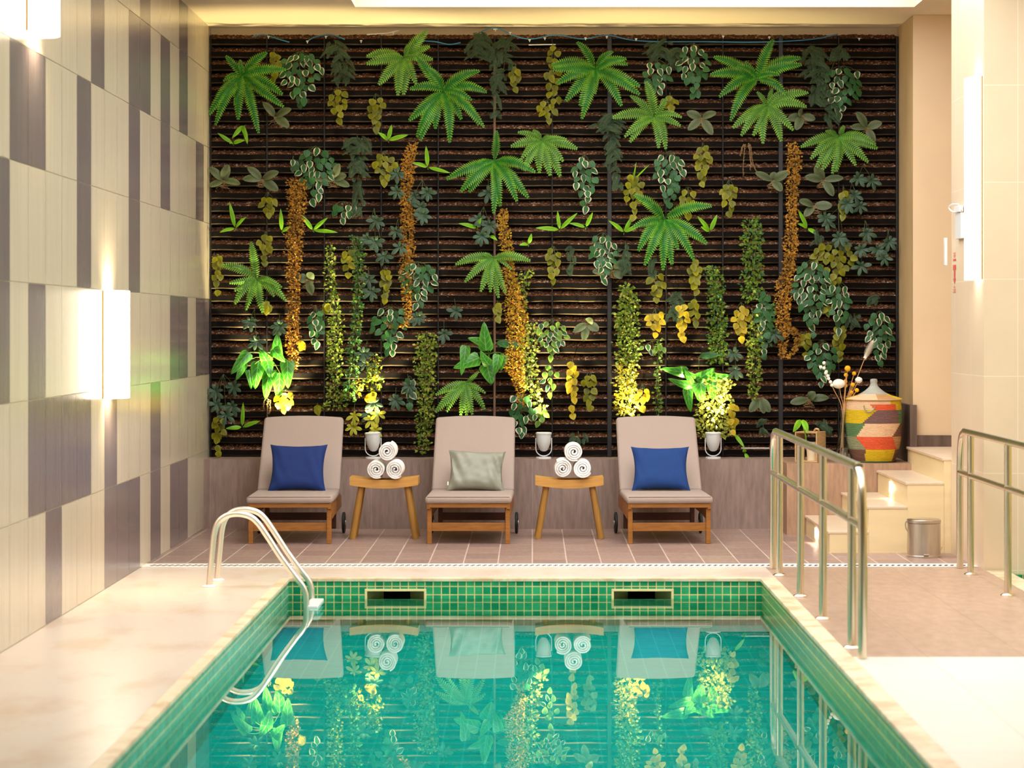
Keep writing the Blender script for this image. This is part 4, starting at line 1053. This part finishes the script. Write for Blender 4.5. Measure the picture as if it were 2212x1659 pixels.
LN = [(1, 330, 850, [(235, 960), (365, 1010), (350, 950)]), (1, 240, 1000, [(115, 915), (345, 975), (215, 1005)]), (5, 208, 100, [(170, -75), (285, 25), (105, 130)]), (5, 518, 122, [(510, -30), (580, 90)]), (5, 725, 115, [(650, 12), (890, 130), (825, 30)]),
      (2, 225, 975, [(140, 910), (395, 930), (255, 845)]), (2, 555, 1200, [(420, 1165), (540, 1020), (745, 1250)]), (7, 212, 110, [(50, 100), (198, -15), (330, 0)]), (7, 385, 95, [(275, 68), (432, -5)]), (7, 640, 128, [(535, 50), (695, 15), (770, 70)]),
      (8, 42, 122, [(-45, 20), (90, 10), (-20, 90)]), (6, 770, 100, [(645, 70), (800, 30)]), (6, 850, 150, [(905, 185), (800, 140)]), (6, 1110, 208, [(1130, 135), (1050, 215)]), (8, 690, 100, [(625, -25), (620, 70), (760, 150)]),
      (5, 255, 1420, [(262, 1255), (145, 1430), (375, 1380)]), (8, 205, 1465, [(272, 1560), (190, 1400)]), (8, 275, 1590, [(265, 1560), (300, 1655)]), (3, 880, 1310, [(1020, 1172), (905, 1155), (820, 1480)])]
for i, (c, x, y, t) in enumerate(LN): rosette('l', c, x, y, t, 9 if i < 18 else 3, 450+i, 'lime', pf_lance, 'lime green lance-leaved shoot', 'shoot', 'lance_leaf_shoot', False, .06, .3)

def scheff(c, centres, seed, m='scheff', desc='dusky umbrella-leaved cluster', R=21):
    rnd = random.Random(seed); pp = [P(c, a, b) for a, b in centres]
    px = sum(p[0] for p in pp)/len(pp); py = sum(p[1] for p in pp)/len(pp); ty = min(p[1] for p in pp)-26
    root = U(px+rnd.uniform(-5, 5), ty, GD)
    r = empty('umbrella_plant', root, None, 'umbrella plant'); reg(r, px, py, desc, 'umbrella plant', None)
    sm = MB()
    for (x, y) in pp:
        mb = MB(); ctr = U(x, y, GD-.05-rnd.uniform(0, .05)); n = rnd.choice((6, 7, 7, 8)); a0 = rnd.random()*6
        for k in range(n):
            a = a0+2*PI*k/n+rnd.uniform(-.15, .15); L = R/285*rnd.uniform(.75, 1.1)*(1 if math.sin(a) < .3 else .8)
            tip = ctr+Vector((math.cos(a)*L, -.01-.02*rnd.random(), math.sin(a)*L-.01))
            leaf(mb, ctr, tip, L*.42, Vector((rnd.uniform(-.3, .3), -1, .3)), pf_obov, bend=.008, fold=.2, nseg=7)
        mb.build('leaf_rosette', [m], r)
        tubemb(sm, smoothpath([root, (root+ctr)/2+Vector((0, -.01, .01)), ctr+Vector((0, .008, 0))], 3), .0018, 4)
    tubemb(sm, [root, root+Vector((0, .11, -.01))], .003)
    sm.build('stems', ['stem'], r)
for i, (c, pts_) in enumerate([(2, [(550, 1410), (500, 1530), (440, 1440), (515, 1600)]), (2, [(300, 1250), (300, 1400)]), (2, [(1060, 1410)]), (6, [(100, 50), (95, 190), (150, 285), (40, 170)]), (6, [(230, 120), (260, 225)]), (6, [(630, 650)]),
        (6, [(380, 690)]), (6, [(550, 800)]), (6, [(230, 1240)]), (5, [(310, 720), (350, 850)]), (5, [(500, 745)]), (5, [(80, 1180), (200, 1150), (90, 1270), (190, 1280), (150, 1340)]), (4, [(1290, 1290), (1400, 1310)]), (4, [(1260, 1430), (1200, 1500), (1300, 1520)]),
        (4, [(1020, 1620)]), (8, [(1085, 130), (1045, 240), (1155, 240), (1045, 350)]), (8, [(1200, 300), (1230, 190)]), (8, [(900, 160), (820, 50), (930, 190)]), (8, [(200, 930), (210, 1040)]), (6, [(780, 40), (800, 150), (850, 80)]), (6, [(20, 930), (30, 1000)]),
        (6, [(320, 1150)]), (6, [(50, 440), (70, 520)]), (8, [(470, 800)])]):
    scheff(c, pts_, 500+i)
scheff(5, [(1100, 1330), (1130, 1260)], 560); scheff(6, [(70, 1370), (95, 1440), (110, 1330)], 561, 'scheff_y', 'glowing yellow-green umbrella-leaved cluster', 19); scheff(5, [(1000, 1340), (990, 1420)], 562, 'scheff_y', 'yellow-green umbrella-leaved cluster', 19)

def darkfern(c, boxes, seed, dens=1.0, desc='dark feathery fern clump'):
    rnd = random.Random(seed); bb = [(*P(c, a, b), *P(c, e, f)) for a, b, e, f in boxes]
    px = sum((b[0]+b[2])/2 for b in bb)/len(bb); py = sum((b[1]+b[3])/2 for b in bb)/len(bb)
    r = empty('feathery_fern', U(px, py, GD), None, 'fern'); reg(r, px, py, desc, 'fern', None)
    mb = MB(); sm = MB(); prev = None
    for (x0, y0, x1, y1) in bb:
        n = max(4, int((x1-x0)*(y1-y0)/150*dens)); cx = (x0+x1)/2
        top = U(cx, y0+4, GD-.02); bot = U(cx, y1-4, GD-.03); tubemb(sm, smoothpath([prev or top, top, bot], 4), .003); prev = bot
        for _ in range(n):
            y = rnd.uniform(y0, y1-14); x = cx+rnd.uniform(-.3, .3)*(x1-x0); b = U(x, y, GD-.02-rnd.uniform(0, .06))
            tx = cx+rnd.uniform(-.5, .5)*(x1-x0); ty = min(y1, y+rnd.uniform(4, 34)); t = U(tx, ty, GD-.06-rnd.uniform(0, .05))
            if (t-b).length < .03: continue
            frond(mb, b, t, .038*rnd.uniform(.8, 1.2), rnd, arc=.25, n=max(7, int((t-b).length/.008)))
    t0 = U((bb[0][0]+bb[0][2])/2, bb[0][1]+4, GD-.02); tubemb(sm, [t0, t0+Vector((0, .13, -.02))], .004)
    mb.build('fronds', ['darkfern'], r); sm.build('stem', ['stem'], r)
for i, (c, bx__) in enumerate([(1, [(960, 140, 1230, 300), (1050, 260, 1270, 530)]), (1, [(1110, 930, 1450, 1100), (1190, 1080, 1400, 1290), (1220, 1280, 1350, 1620)]), (2, [(850, 70, 1120, 330), (1050, 110, 1330, 400), (1060, 380, 1240, 600), (1070, 560, 1180, 800)]),
        (3, [(500, 760, 830, 930), (620, 900, 800, 1250), (700, 1220, 790, 1400)]), (3, [(940, 120, 1230, 330), (1150, 200, 1320, 400)]), (4, [(780, 200, 1060, 480), (850, 420, 1060, 700), (1040, 180, 1240, 320)]), (4, [(980, 580, 1150, 900)]),
        (7, [(590, 190, 710, 420)]), (7, [(770, 290, 870, 440)]), (7, [(910, 520, 1060, 730)]), (7, [(240, 220, 330, 420)]), (8, [(700, 100, 800, 230)]), (7, [(270, 1440, 400, 1540)]), (8, [(1050, 540, 1200, 620)]), (8, [(940, 660, 1060, 780)]), (8, [(735, 1360, 860, 1480)]), (8, [(350, 1360, 440, 1480)])]):
    darkfern(c, bx__, 600+i)

def garland(pts, seed, mats, leafpx0, dens, label, cat, name, grp, gap=.7):
    # pts: (crop, x, y, width in crop px)
    rnd = random.Random(seed); leafpx = leafpx0*(1.12 if name == 'dried_garland' else 1.35); q = [(*P(c, x, y), w_/CR[c][2]) for c, x, y, w_ in pts]
    path = smoothpath([U(a, b, GD-.055) for a, b, _ in q], 8); ws = []
    for i in range(len(q)-1):
        for k in range(8): ws.append(q[i][2]+(q[i+1][2]-q[i][2])*k/8)
    ws.append(q[-1][2])
    r = empty(name, path[0], label, cat, grp); mb = MB(); sm = MB()
    for s_ in range(4):
        o = [rnd.uniform(-.6, .6), rnd.uniform(-.3, .3)]
        tubemb(sm, [p+Vector((o[0]*w_/570+.003*math.sin(i*.9+s_), .01+o[1]*w_/570, 0)) for i, (p, w_) in enumerate(zip(path, ws))], .0016, 4)
    for i in range(len(path)-1):
        L = (path[i+1]-path[i]).length*285; w_ = ws[i]; w_ *= 1.12; n = max(1, int(L*w_*dens*2.4/(leafpx*leafpx)))
        for _ in range(n):
            t = rnd.random(); a = rnd.uniform(0, 2*PI); rr = (w_/570)*rnd.random()**.6*rnd.choice((1, 1, 1, 1.25))
            p = path[i].lerp(path[i+1], t)+Vector((math.cos(a)*rr, math.sin(a)*rr*.8-.004, 0))
            d = Vector((math.cos(a)+rnd.uniform(-.8, .8), rnd.uniform(-.8, .2), rnd.uniform(-1.2, .9))).normalized()
            LL = leafpx/285*rnd.uniform(.6, 1.3); sd = d.cross(Vector((rnd.uniform(-.6, .6), -1, rnd.uniform(-.3, .8)))).normalized()*LL*rnd.uniform(.2, .36)
            up = Vector((0, -.25*LL, .1*LL))
            mb.quad([p, p+d*LL*.5+sd, p+d*LL, p+d*LL*.5-sd+up], [(.5, 0), (1, .5), (.5, 1), (0, .5)], 1 if rnd.random() < .3 and len(mats) > 1 else 0)
    mb.build('leaves', mats, r, smooth=False); sm.build('stems', ['stem_b' if 'orange' in mats or 'rust' in mats else 'stem'], r)
GG = 'orange dried garlands'
garland([(1, 780, 1300, 120), (1, 780, 1450, 130), (1, 775, 1600, 110), (5, 605, 150, 90), (5, 600, 350, 75), (5, 600, 500, 55), (5, 595, 700, 70), (5, 590, 860, 75), (5, 600, 960, 60), (5, 600, 1040, 18)], 701, ['rust', 'orange'], 5.2, 2.6, 'thick orange-brown dried garland, leftmost of the four', 'garland', 'dried_garland', GG)
garland([(2, 430, 1000, 60), (2, 400, 1150, 85), (2, 385, 1300, 90), (2, 370, 1450, 70), (2, 385, 1620, 90), (6, 310, 150, 70), (6, 305, 300, 75), (6, 300, 450, 60), (6, 312, 620, 45), (6, 300, 720, 40), (6, 250, 760, 35), (6, 190, 745, 22), (6, 165, 705, 16)], 702, ['orange', 'rust'], 5.2, 2.6, 'orange dried garland with a hooked tail, second from the left', 'garland', 'dried_garland', GG)
garland([(2, 1200, 1550, 40), (6, 935, 40, 55), (6, 960, 180, 60), (6, 975, 330, 60), (6, 1000, 480, 95), (6, 1025, 680, 115), (6, 1030, 850, 110), (6, 1015, 1000, 120), (6, 1040, 1080, 80), (6, 1060, 1180, 40), (6, 1068, 1290, 25)], 703, ['orange', 'gold'], 5.2, 2.6, 'bright orange-gold dried garland right of the brown pipe', 'garland', 'dried_garland', GG)
garland([(4, 740, 1000, 60), (4, 755, 1120, 90), (4, 745, 1260, 95), (4, 740, 1450, 70), (4, 730, 1640, 70), (8, 580, 180, 75), (8, 570, 330, 65), (8, 535, 480, 90), (8, 530, 620, 80), (8, 525, 760, 75), (8, 520, 860, 45), (8, 530, 960, 22), (8, 610, 900, 28), (8, 620, 820, 38), (8, 570, 760, 40)], 704, ['orange', 'rust'], 5.2, 2.6, 'long orange dried garland ending in a loop, rightmost of the four', 'garland', 'dried_garland', GG)
TV = 'green trailing vines on the planted wall'
garland([(5, 845, 210, 40), (5, 835, 400, 55), (5, 860, 600, 75), (5, 880, 760, 95), (5, 870, 950, 95), (5, 870, 1150, 80), (5, 870, 1300, 150)], 711, ['vine', 'vine_y'], 5.5, 1.5, 'tangled olive green vine above the right edge of the left lounger', 'vine', 'trailing_vine', TV)
garland([(5, 1010, 150, 55), (5, 1030, 300, 60), (5, 1030, 450, 60), (5, 1020, 650, 55), (5, 1000, 850, 60), (5, 985, 1050, 60), (5, 960, 1250, 70)], 712, ['vine_d', 'vine'], 5.5, 1.9, 'dark green vine hanging straight down, left of the second garland', 'vine', 'trailing_vine', TV)
garland([(6, 440, 800, 110), (6, 430, 950, 125), (6, 430, 1100, 110), (6, 425, 1250, 90), (6, 420, 1400, 85), (6, 410, 1590, 60)], 713, ['vine', 'vine_y'], 5.5, 2.0, 'bushy yellow-green vine left of the middle lounger backrest', 'vine', 'trailing_vine', TV)
garland([(7, 655, 480, 60), (7, 660, 580, 120), (7, 655, 720, 130), (7, 665, 850, 140), (7, 660, 1000, 110)], 714, ['vine', 'vine_y'], 6, 2.6, 'thick leafy vine column above the left side of the right lounger, green upper part', 'vine', 'trailing_vine', TV)
garland([(7, 660, 1000, 110), (7, 655, 1100, 110), (7, 655, 1220, 120), (7, 655, 1340, 120)], 715, ['vine_y', 'gold'], 6, 2.6, 'glowing yellow lower vine just above the left corner of the right lounger', 'vine', 'trailing_vine', TV)  # lower part of the same vine, lamp light put into leaf colour
garland([(8, 320, 40, 80), (8, 318, 150, 110), (8, 318, 300, 105), (8, 320, 450, 115), (8, 300, 580, 70)], 716, ['vine', 'vine_d'], 6, 2.2, 'green leafy vine column right of the bright star shaped fern', 'vine', 'trailing_vine', TV)
garland([(8, 350, 640, 60), (8, 340, 800, 90), (8, 340, 950, 80), (8, 335, 1100, 60), (8, 325, 1230, 40)], 717, ['vine', 'vine_y'], 6, 2.0, 'yellow-green vine left of the rightmost garland, ending by an orchid', 'vine', 'trailing_vine', TV)
garland([(8, 55, 360, 110), (8, 80, 500, 80), (8, 80, 650, 95), (8, 95, 800, 110), (8, 90, 1000, 110)], 718, ['vine', 'vine_d'], 6, 2.3, 'green vine column above the glossy plant by the right spotlight', 'vine', 'trailing_vine', TV)
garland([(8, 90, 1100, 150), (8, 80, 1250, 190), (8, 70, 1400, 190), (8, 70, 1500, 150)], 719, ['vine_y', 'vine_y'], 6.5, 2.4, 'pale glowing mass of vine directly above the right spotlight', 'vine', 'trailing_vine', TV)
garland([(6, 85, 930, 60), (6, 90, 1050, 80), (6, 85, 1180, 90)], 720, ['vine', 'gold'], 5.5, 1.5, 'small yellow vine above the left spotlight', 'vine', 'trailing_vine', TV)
garland([(7, 870, 840, 35), (7, 865, 980, 22), (7, 860, 1150, 30), (7, 860, 1340, 35)], 721, ['ivy_y', 'vine'], 6, 1.3, 'thin round-leaved strand above the right lounger backrest', 'vine', 'trailing_vine', TV)
garland([(6, 1135, 720, 50), (7, 20, 850, 90), (7, 15, 1000, 95), (7, 30, 1150, 80), (7, 90, 1300, 50)], 722, ['vine_y', 'ivy_y'], 6.5, 1.8, 'bright pale vine between the third garland and the middle spotlight', 'vine', 'trailing_vine', TV)
garland([(6, 1100, 380, 70), (6, 1080, 470, 70), (6, 1082, 560, 12), (6, 1080, 650, 10)], 723, ['vine', 'vine_y'], 5, 1.3, 'wispy vine strand right beside the third garland', 'vine', 'trailing_vine', TV)
garland([(5, 1120, 1000, 60), (5, 1110, 1100, 70), (5, 1020, 1130, 70), (5, 1010, 1220, 60)], 724, ['vine', 'gold'], 5.5, 1.3, 'yellow flecked vine tangle left of the left spotlight', 'vine', 'trailing_vine', TV)
garland([(8, 440, 600, 80), (8, 440, 750, 60), (8, 420, 900, 30)], 725, ['vine_d', 'ivy_y'], 5.5, 1.3, 'small dark green vine left of the rightmost garland', 'vine', 'trailing_vine', TV)

def bigleaf(leaves, label, seed, ctr):
    rnd = random.Random(seed); c0 = U(*P(*ctr), GD-.02)
    r = empty('broad_leaf_plant', c0, label, 'houseplant', 'broad glossy leaved plants')
    sm = MB()
    for c, bx0, by0, tx, ty, ww, m in leaves:
        dd = GD-.03-rnd.uniform(0, .07); b = U(*P(c, bx0, by0), dd); t = U(*P(c, tx, ty), dd-rnd.uniform(-.02, .05))
        mb = MB(); leaf(mb, b, t, ww*1.18/CR[c][2]/285, Vector((rnd.uniform(-.4, .4), -1, rnd.uniform(-.5, .3))), pf_arrow if m != 'ivy' else pf_lance, bend=.015, fold=.18, nseg=12, wav=.002)
        mb.build('leaf', ['big' if m != 'ivy' else 'ivy'], r)
        tubemb(sm, smoothpath([c0, (c0+b)/2+Vector((0, -.02, .02)), b], 3), .0028, 5)
    sm.build('stems', ['ivy_y'], r)
bigleaf([(5, 480, 960, 490, 795, 85, 0), (5, 300, 925, 180, 1070, 80, 0), (5, 365, 985, 340, 1170, 95, 0), (5, 440, 1040, 410, 1240, 100, 0), (5, 505, 1060, 490, 1235, 100, 0), (5, 555, 975, 560, 1165, 95, 0), (5, 430, 1000, 370, 900, 80, 0), (5, 300, 1040, 315, 1170, 50, 0), (5, 460, 900, 540, 990, 75, 0), (5, 270, 990, 215, 1110, 60, 0), (5, 420, 980, 440, 1090, 80, 0)],
        'broad glossy leaved plant above the left lounger, lit by a spotlight', 801, (5, 430, 960))
bigleaf([(6, 830, 915, 815, 722, 95, 0), (6, 815, 860, 708, 830, 60, 0), (6, 695, 880, 665, 1078, 70, 0), (6, 785, 960, 612, 1030, 90, 0), (6, 850, 1010, 790, 915, 70, 0), (6, 835, 1000, 868, 1138, 115, 0), (6, 915, 940, 880, 1080, 75, 0), (6, 950, 940, 925, 1050, 60, 0), (6, 895, 860, 1085, 885, 45, 'ivy')],
        'arrow shaped glossy leaves beside the brown pipe above the middle lounger', 802, (6, 850, 940))
bigleaf([(7, 1060, 1060, 885, 1032, 75, 0), (7, 1080, 1150, 930, 1100, 60, 0), (7, 1060, 1160, 1082, 1322, 70, 0), (7, 1110, 1170, 1040, 1040, 55, 0), (7, 1120, 1110, 1235, 1030, 75, 0), (7, 1130, 1130, 1140, 1250, 80, 0), (8, 40, 1090, 187, 1080, 70, 0), (8, 60, 1110, 60, 1245, 90, 0), (8, 0, 1090, 75, 1030, 70, 0), (8, -20, 1130, 0, 1250, 70, 0), (8, -30, 950, 115, 940, 38, 'ivy'), (7, 1040, 1070, 1150, 1090, 50, 0)],
        'broad glossy bright green plant above the right spotlight', 803, (7, 1130, 1130))
# dried roots
for c, strands, lb in ((4, [(335, 1010, 300, 1100), (345, 1010, 330, 1275), (375, 1000, 385, 1220), (390, 1010, 435, 1230), (370, 1020, 400, 1180)], 'pale dried root tuft left of the rightmost garland top'), (5, [(430, 1235, 420, 1350), (405, 1235, 400, 1300), (440, 1240, 430, 1330)], 'pale dried root tuft just above the left lounger backrest')):
    r = empty('dried_roots', U(*P(c, strands[0][0], strands[0][1]), GD), lb, 'roots'); mb = MB(); rnd = random.Random(3)
    for x0, y0, x1, y1 in strands:
        a, b = U(*P(c, x0, y0), GD-.04), U(*P(c, x1, y1), GD-.06); p = smoothpath([a, a.lerp(b, .3)+Vector((rnd.uniform(-.01, .01), 0, 0)), a.lerp(b, .7)+Vector((rnd.uniform(-.01, .01), 0, 0)), b], 4)
        tubemb(mb, p, .0028, 5)
        tubemb(mb, [a, a+Vector((0, .14, -.01))], .002)
        for pt in p:
            for _ in range(5):
                d = Vector((rnd.uniform(-1, 1), rnd.uniform(-1, 0), rnd.uniform(-1, .2)))*.012; mb.quad([pt, pt+d*.5+Vector((.002, 0, .002)), pt+d], [(0, 0)]*3)
    mb.build('root_strands', ['root'], r)

# automatic distinguishing labels for the small plants: nearest thing one can find
LM = [((640, 400), 'the top of the leftmost garland'), ((640, 680), 'the lower leftmost garland'), ((882, 350), "the second garland's top"), ((882, 600), "the second garland's lower half"), ((1100, 560), "the third garland's upper half"), ((1112, 760), "the third garland's lower half"),
      ((1712, 380), "the rightmost garland's top"), ((1700, 620), "the rightmost garland's lower half"), ((523, 165), 'the top left fern'), ((873, 125), 'the beam-touching fern'), ((957, 200), 'the large bright fern'), ((1286, 150), 'the broad top fern right of centre'), ((1412, 252), 'the yellowish fern'),
      ((1634, 170), 'the bright top right fern'), ((1657, 230), 'the pale fern under the bright one'), ((1812, 296), 'the rightmost drooping fern'), ((1069, 348), 'the large pipe fern'), ((1170, 304), 'the pale compact fern'), ((1435, 473), 'the star shaped fern'), ((554, 603), 'the pale left mid-wall fern'),
      ((1066, 558), 'the fern behind the third garland'), ((1008, 828), 'the fern above the middle lounger'), ((580, 780), 'the glossy plant above the left lounger'), ((1057, 770), 'the arrow-leaved plant by the pipe'), ((1508, 830), 'the glossy plant above the right spotlight'),
      ((1890, 900), 'the woven basket'), ((650, 920), 'the left lounger backrest'), ((1026, 915), 'the middle lounger backrest'), ((1417, 915), 'the right lounger backrest'), ((1174, 955), 'the middle spotlight'), ((806, 955), 'the left spotlight'), ((1540, 955), 'the right spotlight'), ((1748, 960), 'the wooden crate'),
      ((1351, 700), 'the thick leafy vine column'), ((1624, 560), 'the tall right vine column'), ((1547, 640), 'the vine above the glossy right plant'), ((455, 130), 'the left wall near the top'), ((455, 520), 'the left wall at mid height'), ((455, 960), 'the left wall near the bench'),
      ((1935, 330), 'the right end, upper part'), ((1935, 560), 'the right end, mid height'), ((1935, 760), 'the right end, lower part'), ((1068, 230), 'the top of the brown pipe')]
def direction(dx, dy):
    if abs(dx) < .42*abs(dy): return 'below' if dy > 0 else 'above'
    if abs(dy) < .42*abs(dx): return 'right of' if dx > 0 else 'left of'
    return ('below right of' if dx > 0 else 'below left of') if dy > 0 else ('above right of' if dx > 0 else 'above left of')
used = {}
for o, px, py, desc, cat, grp in PL:
    best = sorted(LM, key=lambda m: (m[0][0]-px)**2+(m[0][1]-py)**2)
    for m in best[:3]:
        lb = desc+' '+direction(px-m[0][0], py-m[0][1])+' '+m[1]
        if 'end' in m[1] or 'left wall' in m[1]: lb = desc+' by '+m[1]
        if lb not in used: break
    if lb in used: lb = ('small ' if len(lb.split()) < 16 else '')+lb
    used[lb] = 1; o['label'] = ' '.join(lb.split()[:16]); o['category'] = cat
    o['group'] = {'fern': 'feathery ferns', 'ivy': 'ivy sprigs', 'leaf sprig': 'yellow-green leaf sprigs', 'orchid': 'orchid plants', 'shoot': 'lance-leaved shoots', 'umbrella plant': 'umbrella plants'}[cat]+' on the planted wall'

# ------------------------------------------------------------------ pipe, hoses
bm = NB(); xp = at(1068, 19.27); tube(bm, [(xp, 19.27, 3.6), (xp+.002, 19.268, 2.4), (xp, 19.27, BZ+.003)], .0095, 10); o = mk('irrigation_pipe', bm, 'pipe', smooth=True, origin=(xp, 19.27, BZ)); tag(o, 'brown vertical irrigation pipe running down behind the middle lounger', 'pipe')
r = empty('drip_hose', U(1070, 75, 19.3), 'thin blue drip hose with white clips along the top of the planted wall', 'hose')
for k, pl in enumerate([[(545, 80), (560, 76), (575, 76), (600, 84), (625, 91)], [(665, 88), (680, 80), (700, 76), (720, 76), (745, 85)], [(905, 88), (940, 90), (970, 96), (995, 92)], [(1030, 75), (1050, 64), (1070, 60), (1090, 68), (1120, 80), (1150, 84), (1190, 76), (1215, 77), (1260, 84), (1310, 76), (1350, 84), (1380, 88), (1430, 90), (1520, 90), (1620, 91), (1700, 89), (1760, 84), (1790, 78), (1810, 74)]]):
    bm = NB(); tube(bm, smoothpath([U(x, y, 19.30-(.0 if y > 70 else .0)) for x, y in pl], 5), .0045, 7); mk('hose', bm, 'bluehose', r, smooth=True)
for x, y in ((580, 79), (664, 89), (704, 79), (780, 88), (849, 70), (1070, 63), (1102, 70), (1144, 86), (1177, 82), (1265, 82), (1311, 79), (1374, 84), (1562, 78), (1662, 80), (1856, 83)):
    bm = NB(); c = U(x, y, 19.28); a = .4 if x % 2 else -.3
    Rm = Matrix.Rotation(a, 3, 'Y'); bx(bm, c, (.03 if x == 1070 else .018, .014, .008), .002); bx(bm, c-Vector((0, 0, .008)), (.007, .012, .016), .002); mk('clip', bm, 'white', r)
bm = NB(); tube(bm, [U(812, 66, 19.27)+Vector((-.07, 0, -.03)), U(835, 72, 19.27), U(862, 66, 19.27)], .004, 6); o = mk('cable_tie', bm, 'white'); tag(o, 'white cable strip left of the beam-touching fern, along the top', 'cable tie')
bm = NB(); a, b = U(1142, 97, 19.26), U(1200, 96, 19.26); tube(bm, [a, b], .004, 6); o = mk('plant_stake', bm, 'white'); tag(o, 'white horizontal plastic stake at the top of the planted wall right of centre', 'stake')
for px, py, x1 in ((1601, 968, 1662),):
    bm = NB(); bx(bm, (U((px+x1)/2, py, 19.27)), ((x1-px)/285, .015, .008), .002); o = mk('plant_stake', bm, 'white'); tag(o, 'pale horizontal batten low on the planted wall right of the right spotlight', 'stake')
crate(); vase(); bin_()
